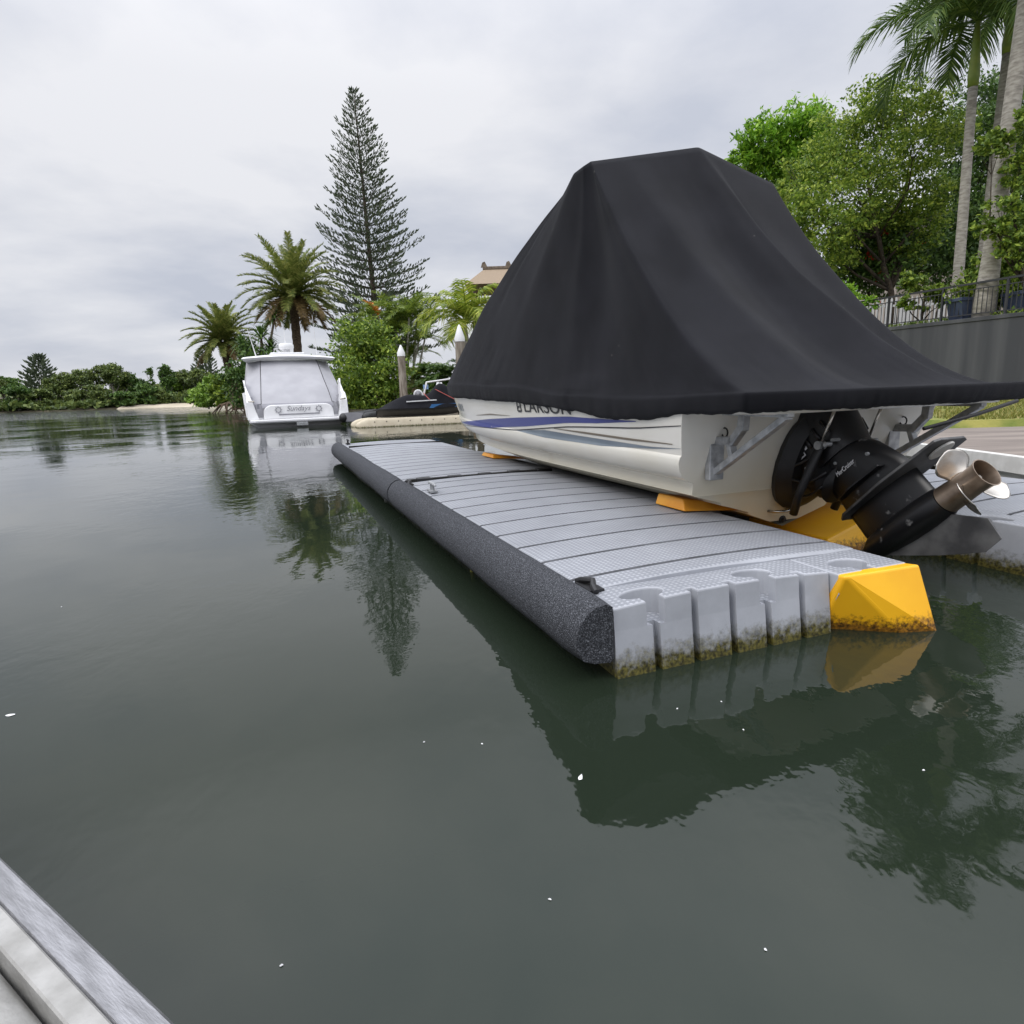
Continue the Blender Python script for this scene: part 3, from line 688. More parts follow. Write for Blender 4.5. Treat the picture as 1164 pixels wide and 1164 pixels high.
# stainless propeller
prop = bpy.data.objects.new('propeller', None); COL.objects.link(prop); prop.parent = boat
def pm_(r_, ang, a): return dm(a, .90 + r_*math.cos(ang), r_*math.sin(ang))
b = MB(); n = 28; hubp = [(.088, .79), (.085, .85), (.078, .98), (.082, 1.05), (.090, 1.075), (.084, 1.075), (.074, 1.04), (.070, .90), (.02, .88)]
b.grid([[pm_(r_, 2*math.pi*k/n, a) for k in range(n)] for r_, a in hubp], True); b.build('hub', STEELD, prop, smooth=True, auto=40)
b = MB(); b.tube([dm(.86, .90), dm(1.0, .90)], .022, 10); b.tube([dm(1.0, .90), dm(1.03, .90)], .012, 8); b.build('prop_nut', STEEL, prop, smooth=True, auto=40)
for q in range(3):
    b = MB(); rows = []
    for i in range(13):
        t = i/12; r_ = .078+.145*t
        wdt = .95*math.sqrt(max(.0, 1-(max(0, (t-.42))/.585)**2.2))*(.75+.45*t)
        row = []
        for j in range(11):
            s_ = -1+2*j/10; ang = R(62)+q*R(120) + .25*t + s_*wdt*.72
            row.append(pm_(r_, ang,   .93 - s_*wdt*.05 + .06*t*t + .012*(1-s_*s_)))
        rows.append(row)
    b.grid(rows); o = b.build('blade', STEEL, prop, smooth=True); sm = o.modifiers.new('thickness', 'SOLIDIFY'); sm.thickness = .005; sm.offset = 0
for s_ in (-1, 1):
    b = MB(); b.tube([dm(-.10, .42, s_*.20), dm(.05, .34, s_*.215), dm(.42, .18, s_*.22)], .030, 12); b.build('trim_ram', BLACKRUB, drive, smooth=True)
    b = MB(); b.tube([dm(.42, .18, s_*.22), dm(.66, .06, s_*.215)], .010, 8); b.build('ram_rod', STEEL, drive, smooth=True)
    b = MB(); b.tube([dm(.42, .18, s_*.19), dm(.42, .18, s_*.25)], .030, 12); b.tube([dm(.47, .21, s_*.19), dm(.47, .21, s_*.245)], .016, 10); b.build('ram_end', GALV, drive, smooth=True, auto=40)
# hydraulic hoses and gear-shift cable
for pts in ([(-.12, .10, -.10), (.02, .18, -.20), (.14, .30, -.19), (.30, .33, -.16)], [(-.15, -.05, -.14), (.0, .06, -.24), (.16, .16, -.22), (.36, .20, -.20)], [(-.10, .28, -.05), (.05, .36, -.12), (.2, .38, -.14)]):
    c_ = [dm(*p) for p in pts]; fine_ = []
    for i in range(len(c_)-1):
        for t in (0, .33, .66): 
            p0 = c_[max(0, i-1)]; p3 = c_[min(len(c_)-1, i+2)]; a_, b2 = c_[i], c_[i+1]
            fine_.append(.5*((2*a_)+(b2-p0)*t+(2*p0-5*a_+4*b2-p3)*t*t+(3*a_-p0-3*b2+p3)*t**3))
    b = MB(); b.tube(fine_+[c_[-1]], .011, 7); b.build('hose', BLACKRUB, drive, smooth=True)
# bolts, warning sticker, maker's lettering
for a, d in ((.10, -.12), (.50, .20), (.2, .22), (.36, .30), (.60, .40)): b = MB(); b.tube([dm(a, d, -.10), dm(a, d, -.20 if d < .25 else -.118)], .012, 6); b.build('bolt', GALV, drive, smooth=True, auto=40)
def drive_text(txt, a0, d0, size, s_, m_, name):
    me = text_mesh(txt, size, .15, .001)
    for v_ in me.vertices:
        p = v_.co; v_.co = dm(a0 + p.x*.77 + p.y*.64*.0, d0 - p.y, -s_-.001-p.z)
    me.materials.clear(); me.materials.append(m_); o = bpy.data.objects.new(name, me); COL.objects.link(o); o.parent = drive; return o
drive_text('MerCruiser', .31, .385, .048, .104, WHITEP, 'maker_lettering')
b = MB(); b.add([dm(a, d, -.186) for a, d in ((.18, .14), (.25, .14), (.25, .08), (.18, .08))], [(0, 1, 2, 3)]); b.add([dm(a, d, -.186) for a, d in ((.265, .11), (.29, .11), (.29, .08), (.265, .08))], [(0, 1, 2, 3)])
b.build('sticker', WHITEP, drive)

# ------------------------------------------------------------------ black cover
def cover():
    hw = 1.24
    # perimeter stations: (x, y, ztop, zbottom, top point, sag, outward bulge)
    A = Vector((-1.02, 1.28, 3.15)); Bp = Vector((.02, 1.22, 3.34)); C = Vector((.93, 1.28, 3.13))
    A2 = Vector((-1.0, 1.85, 3.05)); B2 = Vector((.0, 1.8, 3.22)); C2 = Vector((.90, 1.62, 3.06))
    K = []   # key ridges: (perimeter point, top point, sag)
    def edge_pt(y, sg=-1): return Vector((sg*(hb_sheer(y)+.045), y, 0))
    K.append((Vector((-hw, -.95, 0)), A, .30))
    K.append((Vector((-hw-.01, .1, 0)), A, .23))
    K.append((Vector((-hw-.02, 1.3, 0)), A+Vector((-.05, .04, -.03)), .08))
    K.append((edge_pt(3.0), A+Vector((-.06, .2, -.04)), -.08))
    K.append((edge_pt(4.2), A2, -.17))
    K.append((edge_pt(5.4), A2, -.29))
    K.append((edge_pt(6.6), A2*.5+B2*.5, -.24))
    K.append((Vector((0, BL+.05, 0)), B2, .0))
    K.append((edge_pt(6.6, 1), C2*.5+B2*.5, .02))
    K.append((edge_pt(5.4, 1), C2, .0))
    K.append((edge_pt(3.0, 1), C, .0))
    K.append((Vector((hw+.02, 1.3, 0)), C, .05))
    K.append((Vector((hw, -.95, 0)), C, .52))
    K.append((Vector((.78, -.99, 0)), Bp*.8+C*.2, .58))
    K.append((Vector((.55, -1.0, 0)), Bp, .34))
    K.append((Vector((-.10, -1.0, 0)), Bp*.75+A*.25, .50))
    K.append((Vector((-.62, -1.0, 0)), A*.72+Bp*.28, .20))
    K.append((Vector((-hw, -.95, 0)), A, .30))
    zt_tab = [(-1.1, 1.24), (.2, 1.21), (1.3, 1.235), (2.7, 1.335), (4.8, 1.39), (7.4, 1.44)]
    zb_tab = [(-1.1, 1.115), (-.5, 1.10), (.2, 1.04), (.6, 1.03), (1.3, 1.085), (2.0, 1.12), (2.8, 1.15), (4.85, 1.185), (7.4, 1.25)]
    def lut(tab, y):
        for (a, q), (b_, r_) in zip(tab, tab[1:]):
            if y <= b_: t = max(0, (y-a)/(b_-a)); t = t*t*(3-2*t); return q+(r_-q)*t
        return tab[-1][1]
    cols = []
    PPS = 30
    for (p0, t0, s0), (p1, t1, s1) in zip(K, K[1:]):
        seg_len = (p1-p0).length
        for i in range(PPS):
            w_ = i/PPS
            p = p0.lerp(p1, w_)
            if p0.y > 1.2 and p1.y > 1.2:       # follow the gunwale between keys
                y = p.y
                if abs(p.x) > 1e-6 or True:
                    sg = -1 if (p0.x+p1.x) < 0 else 1
                    y = p0.y+(p1.y-p0.y)*w_
                    p = Vector((sg*(hb_sheer(min(y, BL))+.045*min(1, (BL+.05-y)*4)), y, 0))
            t = t0.lerp(t1, w_)
            ridge = 4*w_*(1-w_)
            hollow = .042*ridge*min(1.0, seg_len*.9) if (t0-t1).length < .6 else .03*ridge
            cols.append((p, t, s0+(s1-s0)*(w_*w_*(3-2*w_)), hollow))
    n = len(cols); rows = []
    NT = 60
    for k in range(NT+1):
        tt = k/NT; row = []
        for p, t, sg, hol in cols:
            zt = lut(zt_tab, p.y); q = Vector((p.x, p.y, zt))
            c = t.lerp(q, tt)
            wv = 4*tt*(1-tt)
            horiz = Vector((q.x-t.x, q.y-t.y, 0)); hl = horiz.length; steep = min(1, hl/1.6)
            prof = tt*(1-tt)**.8*2.6
            nrm = Vector((q.x-0, (q.y-1.3)*.6, 0)); nrm = nrm.normalized() if nrm.length > 1e-6 else Vector((0, 1, 0))
            amt = sg*prof + hol*wv*1.1
            # hang: flat places sink, steep places go in
            c = c - Vector((0, 0, 1))*amt*steep - nrm*amt*(1-steep)*.8
            pos = Vector((c.x*1.4, c.y*1.4, c.z*.7)); wr = noise.noise(pos*1.1)*.022*wv + noise.noise(Vector((c.x*3+4, c.y*3, c.z*1.2)))*.008*min(1, wv*1.5)
            c = c + nrm*wr + Vector((0, 0, wr*.5))
            row.append(c)
        rows.append(row)
    # ease the cloth between the ridges, keep the gathered edge crisp
    G = np.array([[tuple(p) for p in r_] for r_ in rows])
    for it in range(16):
        M2 = G.copy(); M2[1:-1] = .5*G[1:-1] + .125*(G[:-2]+G[2:]+np.roll(G, 1, 1)[1:-1]+np.roll(G, -1, 1)[1:-1])
        M2[0] = .6*G[0]+.2*(np.roll(G[0], 1, 0)+np.roll(G[0], -1, 0)); G = M2
    for k in range(1, NT):
        tt = k/NT; low = max(0, (tt-.72)/.28)
        for i in range(n):
            c = Vector(G[k, i]); nr = Vector((c.x, (c.y-1.5)*.5, .4)).normalized()
            s_ = i/PPS
            pull = noise.noise(Vector((s_*2.4, tt*.9, 3.3)))*.016*math.sin(math.pi*min(1, tt*1.15))
            fine = noise.noise(Vector((s_*9.0, tt*1.6, 8.0)))*.011*low*(1-low*.5) + noise.noise(c*2.6)*.010*(1-abs(2*tt-1))
            fine += max(0, noise.noise(Vector((s_*1.3+c.z*.8, tt*7, 1.0)))-.15)*.03*low
            G[k, i] = tuple(c + nr*(pull+fine))
    rows = [[Vector(p) for p in r_] for r_ in G]
    # soft roll over the gunwale, then the hanging band and gathered hem
    for kk, (zz, inn) in enumerate(((.05, -.016), (.16, -.018), (.45, -.012), (.75, .0), (.90, .012), (.97, .03), (1.0, .055), (.98, .09))):
        row = []
        for i, (p, t, sg, hol) in enumerate(cols):
            zt, zb = lut(zt_tab, p.y), lut(zb_tab, p.y)
            nrm = Vector((p.x*1.2, max(-1, min(1, (p.y-3)*.3)) if abs(p.y-3) > 2 else 0, 0)).normalized()
            wv = noise.noise(Vector((p.x*4, p.y*4, 2)))*.014*zz + noise.noise(Vector((p.x*14, p.y*14, 5)))*.011*zz + noise.noise(Vector((p.x*34, p.y*34, 7)))*.006*zz
            row.append(Vector((p.x, p.y, zt-(zt-zb)*zz + (wv*.9 if zz > .85 else 0))) - nrm*inn + nrm*wv)
        rows.append(row)
    # round the folds a little, keeping the shape
    b = MB(); b.grid(rows, True); b.f.append(tuple(range(n)))
    o = b.build('boat_cover', COVER, None, smooth=True)
    so_ = o.modifiers.new('thickness', 'SOLIDIFY'); so_.thickness = .004; so_.offset = -1
    o.location = D(2.42, 1.5, 0); o.rotation_euler = (0, 0, TH)
    tag(o, 'black fabric cover tented over the motorboat and its tower', 'boat cover')
    b = MB()
    for pts in ([(1.0, -1.02, 1.11), (.65, -.98, 1.03), (.20, -.96, .96)],):
        b.tube(pts, .014, 6)
    b.build('tie_strap', BLACKRUB, o, smooth=True)
    # fallen bits and a stitched seam near the hem
    return o
cov = cover()

# ------------------------------------------------------------------ moored cruiser
cr0 = at(342, 483, 27.0); cr0.z = 0
cruiser = empty('motor_cruiser', cr0, 'white motor cruiser with grey canvas enclosure and radar dome moored stern-on', 'motor cruiser', rz=R(23))
def c_hull():
    b = MB(); rows = []
    for y, hb in ((.35, 2.0), (.6, 2.03), (1.4, 2.06), (2.3, 2.1), (5, 2.1), (7.5, 1.75), (9.5, .95), (10.8, .05)):
        zs = (.42 if y < 1.5 else 1.15+.06*y); half = [(0, -.45+max(0, y-7)*.25), (hb*.75, -.15+max(0, y-7)*.2), (hb*.93, .15+max(0, y-7)*.12), (hb*.98, min(.75, zs-.05)), (hb, zs)]
        rows.append([Vector((-x, y, z)) for x, z in reversed(half[1:])]+[Vector((x, y, z)) for x, z in half])
    b.grid(rows); n = len(rows[0]); b.f.append(tuple(range(n)))
    b.grid([[r_[0], r_[-1]] for r_ in rows]); return b.build('hull', WHITE, cruiser, smooth=True, auto=35)
c_hull()
b = MB(); b.prism([(-1.98, .45), (-1.98, -.25), (-1.75, -.5), (1.75, -.5), (1.98, -.25), (1.98, .45)], .20, .34); b.build('swim_platform', WHITE, cruiser, bevel=.03)
b = MB(); b.box(-1.99, 1.99, -.52, -.30, .235, .262); b.build('rub_strip', CANVASD, cruiser)
b = MB(); b.box(-.2, .25, -.56, -.2, .06, .19); b.build('ladder_box', GALV, cruiser, bevel=.01)
for s_ in (-1, 1):
    b = MB(); pr = [(.1, .34), (1.0, .34), (1.6, 1.2), (2.4, 1.9), (1.9, 1.98), (.95, 1.42), (.55, 1.35), (.28, 1.05)]
    M_ = Matrix(((0, 0, 1, 0), (1, 0, 0, 0), (0, 1, 0, 0), (0, 0, 0, 1)))
    b.prism(pr, 1.62*s_ if s_ > 0 else -2.02, 2.02 if s_ > 0 else -1.62, M_)
    b.v = [(s_*(1.60+.27*(z-.34) if abs(x) < 1.8 else 2.04-.05*max(0, z-1.0)), y, z) for x, y, z in b.v]; b.build('quarter_moulding', WHITE, cruiser, bevel=.05, seg=3)
    b = MB(); b.box(1.60*s_-.05, 1.60*s_+.05, .06, .12, .78, .98); b.build('stern_light', CANVASD, cruiser)
    b = MB(); b.tube([(1.72*s_, .08, 1.08), (1.95*s_, .12, 1.1)], .035, 8); b.build('fairlead', STEEL, cruiser, smooth=True)
# rounded transom garage panel with the boat's name
b = MB(); pts = []
for k in range(9): a = math.pi - k*math.pi/16; pts.append((-1.05+.35*math.cos(a), .62+.30*math.sin(a)))
for k in range(9): a = math.pi/2 - k*math.pi/16; pts.append((1.05+.35*math.cos(a), .62+.30*math.sin(a)))
pts = [(-1.42, .34)]+pts+[(1.42, .34)]
b.prism(pts, -.45, .0, Matrix(((1, 0, 0, 0), (0, 0, -1, 0), (0, 1, 0, 0), (0, 0, 0, 1)))); b.v = [(x, y+.12*z, z) for x, y, z in b.v]
b.build('transom_panel', WHITE, cruiser, bevel=.04, seg=3)
b = MB(); b.box(-.82, .82, .03, .08, .50, .545); b.build('recess_shadow', CANVASD, cruiser)  # dark bar painting the shadow line of the panel's recess
b = MB(); b.box(-1.66, 1.66, .5, .9, .425, .95); b.build('cockpit_side', CANVAS, cruiser)
text_obj('boat_name', 'Sundays', .30, CANVASD, Matrix.Translation((-.52, .045, .66)) @ Matrix.Rotation(R(83), 4, 'X'), cruiser, shear=.35)
for sx in (-.83, .80):
    b = MB(); c = Vector((sx, .055, .72))
    b.tube([c+Vector((.10*math.cos(k*math.pi/8), -.01, .10*math.sin(k*math.pi/8))) for k in range(17)], .014, 6, cap=False)
    for k in range(8):
        a = k*math.pi/4; b.tube([c+Vector((.09*math.cos(a), -.01, .09*math.sin(a))), c+Vector((.15*math.cos(a), -.01, .15*math.sin(a)))], .012, 5)
    b.build('helm_emblem', CANVASD, cruiser)
# canvas enclosure
def canvas():
    rows = []
    prof = [(3.05, 2.86, 1.74, 1.20), (2.5, 2.45, 1.83, 1.25), (1.85, 1.95, 1.93, 1.31), (1.2, 1.50, 2.0, 1.37), (.85, 1.18, 1.98, 1.41), (.65, .98, 1.86, 1.43)]
    for y, z, xs, xi in prof:
        rows.append([Vector((-xs, y+.55, z-.06)), Vector((-xi-.02, y+.02, z))] + [Vector((xi*k, y - .06*(1-k*k), z)) for k in (-1, -.6, -.2, .2, .6, 1)] + [Vector((xi+.02, y+.02, z)), Vector((xs, y+.55, z-.06))])
    b = MB(); b.grid(rows); o = b.build('canvas', CANVAS, cruiser, smooth=True)
    b = MB(); b.grid([[p+Vector((0, -.012, -.0)) for p in rows[-1][1:-1]], [p+Vector((0, -.35, -.10)) for p in rows[-1][1:-1]], [p+Vector((0, -.42, -.18)) for p in rows[-1][1:-1]]]); b.build('canvas_flap', CANVASD, cruiser, smooth=True)
    for s_ in (1, -2):
        b = MB(); b.tube([r_[s_]+Vector((0, -.015, .0)) for r_ in rows], .016, 5); b.build('zip_seam', BLACKV, cruiser)
    for s_ in (0, -1):
        sg = -1 if s_ == 0 else 1
        b = MB(); q = [r_[s_] for r_ in rows]
        b.grid([q, [p+Vector((-.02*sg, 2.6, .25)) for p in q]]); b.build('side_canvas', CANVAS, cruiser, smooth=True)
        b = MB(); b.add([Vector((1.36*sg, .95, 1.04)), Vector((1.86*sg, 1.35, 1.30)), Vector((1.78*sg, .8, .72)), Vector((1.40*sg, .6, .80))], [(0, 1, 2, 3)]); b.build('canvas_corner', CANVASD, cruiser)
canvas()
b = MB(); rows = []
for z_, o_ in ((2.84, 0), (2.93, .10), (3.0, 0.0), (3.05, -.35), (3.08, -.9)):
    rows.append([Vector((x*(1.92+o_), 2.75-o_+.0*(1), z_+.10*(1-abs(x)**2))) if k < 9 else Vector((x*(1.6+o_), 6.0+o_, z_+.1*(1-abs(x)**2))) for k, x in enumerate([-1, -.75, -.5, -.25, 0, .25, .5, .75, 1, 1, .5, 0, -.5, -1])])
b.grid(rows, True); n = 14; b.f += [tuple(range(n)), tuple(4*n+k for k in range(n))]; b.build('hard_top', WHITE, cruiser, smooth=True, auto=40)
b = MB(); b.box(-.75, .75, 3.3, 4.3, 3.10, 3.24); b.build('roof_hatch', WHITE, cruiser, bevel=.05)
b = MB(); b.lathe([(.0, 3.24), (.16, 3.24), (.13, 3.38), (.30, 3.40), (.33, 3.46), (.33, 3.58), (.28, 3.66), (.0, 3.68)], 24, Matrix.Translation((.0, 3.7, 0))); b.build('radar_dome', WHITEP, cruiser, smooth=True, auto=50)
b = MB(); b.tube([(0, 3.95, 3.2), (-.02, 3.95, 4.3)], [.03, .015], 6); b.build('antenna', WHITEP, cruiser)
b = MB(); b.tube([(-1.35, 3.3, 3.0), (-1.62, 3.1, 4.25)], [.03, .012], 6); b.build('antenna', WHITEP, cruiser)
b = MB(); b.tube([(1.30, 3.3, 3.0), (1.22, 3.2, 4.9)], [.02, .008], 6); b.build('antenna', WHITEP, cruiser)

# ------------------------------------------------------------------ covered jet ski on its beige float
j0 = at(468, 487, 25.5); j0.z = 0; JR = R(17)
jf = empty('jetski_float', j0, 'beige plastic drive-on float under the covered jet ski', 'float dock', rz=JR)
for y0, y1, x0 in ((-.75, -.02, -1.75), (.02, .75, -1.9)):
    b = MB(); rows = []
    for x, h, wd in ((x0-.42, .10, .20), (x0-.36, .17, .29), (x0-.2, .25, .34), (x0, .30, .355), (x0+.3, .32, .36), (2.6, .32, .36)):
        c = (y0+y1)/2; rows.append([Vector((x, c-wd, -.15)), Vector((x, c-wd, h-.07)), Vector((x, c-wd+.05, h)), Vector((x, c+wd-.05, h)), Vector((x, c+wd, h-.07)), Vector((x, c+wd, -.15))])
    b.grid(rows, True); b.f += [tuple(range(6)), tuple(len(b.v)-6+k for k in range(6))]; b.build('float_tube', BEIGE, jf, smooth=True, auto=40)
for k in range(9):
    b = MB(); b.tube([(-1.5+k*.45, -.752, .2), (-1.5+k*.45, -.735, .2)], .022, 8); b.build('lug', NEARBLACK, jf)
js = empty('jet_ski', j0+Vector((math.cos(JR)*.55, math.sin(JR)*.55, .28)), 'jet ski wrapped in a black cover sitting on the beige float', 'jet ski', rz=JR)
JSC = 1.22
def jetski():
    # x: stern (left, -) to bow (right, +)
    rows = []
    st = [(-1.55, .10, .22, .30), (-1.5, .34, .26, .34), (-1.2, .44, .26, .52), (-.85, .48, .26, .70), (-.5, .50, .26, .84), (-.2, .50, .26, .78), (.05, .50, .26, .76), (.22, .52, .26, .86), (.45, .52, .26, 1.16), (.62, .50, .26, 1.20), (.9, .47, .28, .98), (1.3, .38, .33, .80), (1.65, .22, .40, .66), (1.85, .05, .48, .56)]
    for x, hw, zl, zt in st:
        wv = .012*math.sin(x*9)
        rows.append([Vector((x, -hw*.55, zl-.2+max(0, x-1)*.2)), Vector((x, -hw, zl)), Vector((x, -hw-.02, zl+.08)), Vector((x, -hw*.72, zl+(zt-zl)*.55+wv)), Vector((x, -hw*.3, zt-.03)), Vector((x, 0, zt)), Vector((x, hw*.3, zt-.03)), Vector((x, hw*.72, zl+(zt-zl)*.55)), Vector((x, hw+.02, zl+.08)), Vector((x, hw, zl)), Vector((x, hw*.55, zl-.2+max(0, x-1)*.2))])
    return [[Vector((p.x*JSC, p.y*1.08, p.z*1.12)) for p in r_] for r_ in rows]
JROWS = jetski()
b = MB(); b.grid([r_[0:3] for r_ in JROWS]); b.grid([r_[8:] for r_ in JROWS]); b.f.append((0, 1, 2)); b.build('hull', BLACKRUB, js, smooth=True)
b = MB(); b.grid([r_[2:9] for r_ in JROWS]); o = b.build('cover', COVER, js, smooth=True)
sm = o.modifiers.new('sub', 'SUBSURF'); sm.levels = 2; sm.render_levels = 2
b = MB(); b.box(-.62, .35, -.46, -.42, .565, .60); b.v = [(x*JSC, y*1.08+.035, z*1.12+x*.03) for x, y, z in b.v]; b.build('white_strip', WHITEP, js)
b = MB(); b.add([(.1, -.600, .36), (1.35, -.50, .38), (1.45, -.44, .52), (.2, -.575, .50)], [(0, 1, 2, 3)]); b.build('blue_panel', mat('blue_vinyl', (.02, .12, .30), None, rough=.4), js)
for x0, z0, x1, z1 in ((-.05, .84, .12, .62), (.35, .95, .95, .60)):
    b = MB(); b.tube([(x0*JSC, -.31, z0*1.13), (x1*JSC, -.50, z1*1.1)], .013, 5); b.build('red_strap', mat('red_webbing', (.55, .12, .10), None), js)
b = MB(); b.tube([(-1.62, -.14, .2), (-1.45, -.14, .2)], .08, 10); b.tube([(-1.62, .14, .2), (-1.45, .14, .2)], .07, 10); b.build('jet_nozzle', GALV, js, smooth=True, auto=40)
# black inflatable tender tucked behind the cruiser's quarter
t0_ = at(412, 483, 27.5); t0_.z = 0
td = empty('inflatable_tender', t0_, 'black inflatable tender floating between the cruiser and the jet ski', 'tender', rz=R(80))
for s_ in (-.5, .5):
    b = MB(); b.tube([(-.9, s_, .30), (-.75, s_, .30), (1.2, s_, .32), (1.6, s_*.6, .36), (1.8, 0, .38)], [.12, .2, .2, .2, .18], 14); b.build('side_tube', BLACKRUB, td, smooth=True)
b = MB(); b.box(-.75, 1.3, -.42, .42, .12, .2); b.build('floor', CANVASD, td)
b = MB(); b.box(-.8, -.72, -.4, .4, .15, .5); b.build('transom', CANVASD, td)
# tow tower with speaker behind the jet ski
tw = at(500, 452, 28.5)
tower = empty('tow_tower', Vector((tw.x, tw.y, .55)), 'white tubular tower frame with round speaker seen above the covered jet ski', 'tow tower', rz=R(10))
b = MB()
for yy in (-.35, .35):
    b.tube([(-.85, yy, 0), (-.55, yy, 1.12), (1.3, yy, 1.32)], .038, 8)
    b.tube([(-.35, yy, 0), (-.05, yy, 1.12)], .034, 8); b.tube([(.5, yy, 0), (.05, yy, 1.1)], .034, 8); b.tube([(1.2, yy, 0), (1.3, yy, 1.32)], .036, 8)
for xx, zz in ((-.55, 1.12), (1.3, 1.32)): b.tube([(xx, -.35, zz), (xx, .35, zz)], .034, 8)
b.build('frame', WHITE, tower, smooth=True)
b = MB(); b.lathe([(.12, .25), (.19, .1), (.205, 0), (.19, -.02), (.15, -.02)], 20, Matrix.Translation((-.95, -.3, .62)) @ Matrix.Rotation(R(-90), 4, 'X')); b.v = [(x, y, z) for x, y, z in b.v]; sp = b.build('speaker', WHITEP, tower, smooth=True, auto=50)
b = MB(); b.lathe([(.15, -.02), (.05, .03), (.0, .03)], 20, Matrix.Translation((-.95, -.335, .62)) @ Matrix.Rotation(R(-90), 4, 'X')); b.build('cone', CANVASD, sp, smooth=True)
b = MB(); b.tube([(-.78, -.28, .62), (-.68, -.3, .6)], .03, 8); b.build('clamp', GALV, tower)
b = MB(); b.box(-.72, -.5, -.36, -.34, .82, 1.02); b.build('flag', mat('blue_cloth', (.10, .25, .55), (.5, .55, .65), 12, .8), tower)
# land-side pontoon that carries the tower
b = MB(); b.box(-1.3, 2.8, -.9, 1.2, -.1, .55); o = b.build('timber_jetty', WOOD); o.location = (tw.x, tw.y, 0); o.rotation_euler = (0, 0, R(10)); tag(o, 'low timber jetty behind the covered jet ski', 'jetty')

# ------------------------------------------------------------------ mooring piles
def pile(px, ptop, pcap, Y, r_, label):
    top = at(px, pcap, Y); tip = at(px, ptop, Y)
    e_ = empty('mooring_pile', Vector((top.x, top.y, 0)), label, 'mooring pile', 'mooring piles with white conical caps')
    b = MB(); b.lathe([(r_*1.04, -1), (r_*1.03, 0), (r_*.98, top.z*.5), (r_*.93, top.z)], 16); b.build('post', WOOD, e_, smooth=True, auto=50)
    b = MB(); b.lathe([(r_*.90, top.z-.08), (r_*1.0, top.z-.08), (r_*1.0, top.z+.08), (r_*.30, tip.z-.06), (.02, tip.z)], 18); b.build('cap', WHITEP, e_, smooth=True, auto=40)
pile(456, 392, 403, 30, .185, 'timber mooring pile with white cap between bush and jet ski')
pile(522.5, 369, 386, 26, .20, 'thicker taller white-capped timber pile beside the black boat cover')

# ------------------------------------------------------------------ plants
def rand_unit(n):
    v = rng.normal(size=(n, 3)); return v/np.linalg.norm(v, axis=1, keepdims=True)
def leaf_quads(P, size, aspect=.45, upbias=.5, dirs=None, dirmix=0.0):
    n = len(P); t = rand_unit(n)
    if dirs is not None: t = t*(1-dirmix) + dirs*dirmix; t /= np.linalg.norm(t, axis=1, keepdims=True)
    nrm = rand_unit(n); nrm[:, 2] += upbias
    s = np.cross(t, nrm); s /= (np.linalg.norm(s, axis=1, keepdims=True)+1e-9)
    sz = size*(.6+.8*rng.random((n, 1)))
    a = t*sz*.5; b_ = s*sz*aspect*.5
    V = np.stack([P-a, P+b_-a*.15, P+a, P-b_-a*.15], axis=1).reshape(-1, 3)
    return V, np.arange(4*n).reshape(n, 4)
def lobes_points(lobes, n, clump=.34, per=34):
    """leaf positions gathered in small clumps over the outer part of each lobe"""
    L_ = np.array([[*l[0], *((l[1],)*3 if not hasattr(l[1], '__len__') else l[1])] for l in lobes]); wts = (L_[:, 3]*L_[:, 4]); wts = wts/wts.sum()
    nc = max(4, n//per); idx = rng.choice(len(L_), nc, p=wts)
    u = rand_unit(nc); rad = rng.random(nc)**.38
    C = L_[idx, :3] + u*L_[idx, 3:6]*rad[:, None]*(.85+.3*rng.random((nc, 1)))
    k = rng.integers(0, nc, n); mr = L_[idx, 3:6].mean(axis=1)[k][:, None]
    P = C[k] + rng.normal(size=(n, 3))*np.minimum(mr*clump*.55, .55)*np.array([1, 1, .62])
    return P, u[k]
def limb_mesh(base, top, r0, lobes, mb=None, twist=.4):
    mb = mb or MB(); base, top = Vector(base), Vector(top)
    n = 7; pts = []; rs = []
    for i in range(n):
        t = i/(n-1); p = base.lerp(top, t) + Vector((random.uniform(-1, 1), random.uniform(-1, 1), 0))*r0*twist*(0 if i == 0 else 1); pts.append(p); rs.append(r0*(1.25-.25*min(1, t*6))*(1-.62*t))
    mb.tube(pts, rs, 9)
    for c, r_ in lobes:
        c = Vector(c); j = random.randint(2, n-1); p = pts[j]
        if c.z < p.z: j = 2; p = pts[2]
        m = p.lerp(c, .5)+Vector((random.uniform(-1, 1), random.uniform(-1, 1), random.uniform(-.6, .4)))*(c-p).length*.12
        mb.tube([p, m, c], [rs[j]*.6, rs[j]*.38, rs[j]*.10], 6)
        for q in range(3):
            rr = r_ if not hasattr(r_, '__len__') else r_[0]
            e_ = c + Vector((random.uniform(-1, 1), random.uniform(-1, 1), random.uniform(-.5, 1)))*rr*.8
            mb.tube([m.lerp(c, .6), e_], [rs[j]*.2, rs[j]*.05], 4)
    return mb
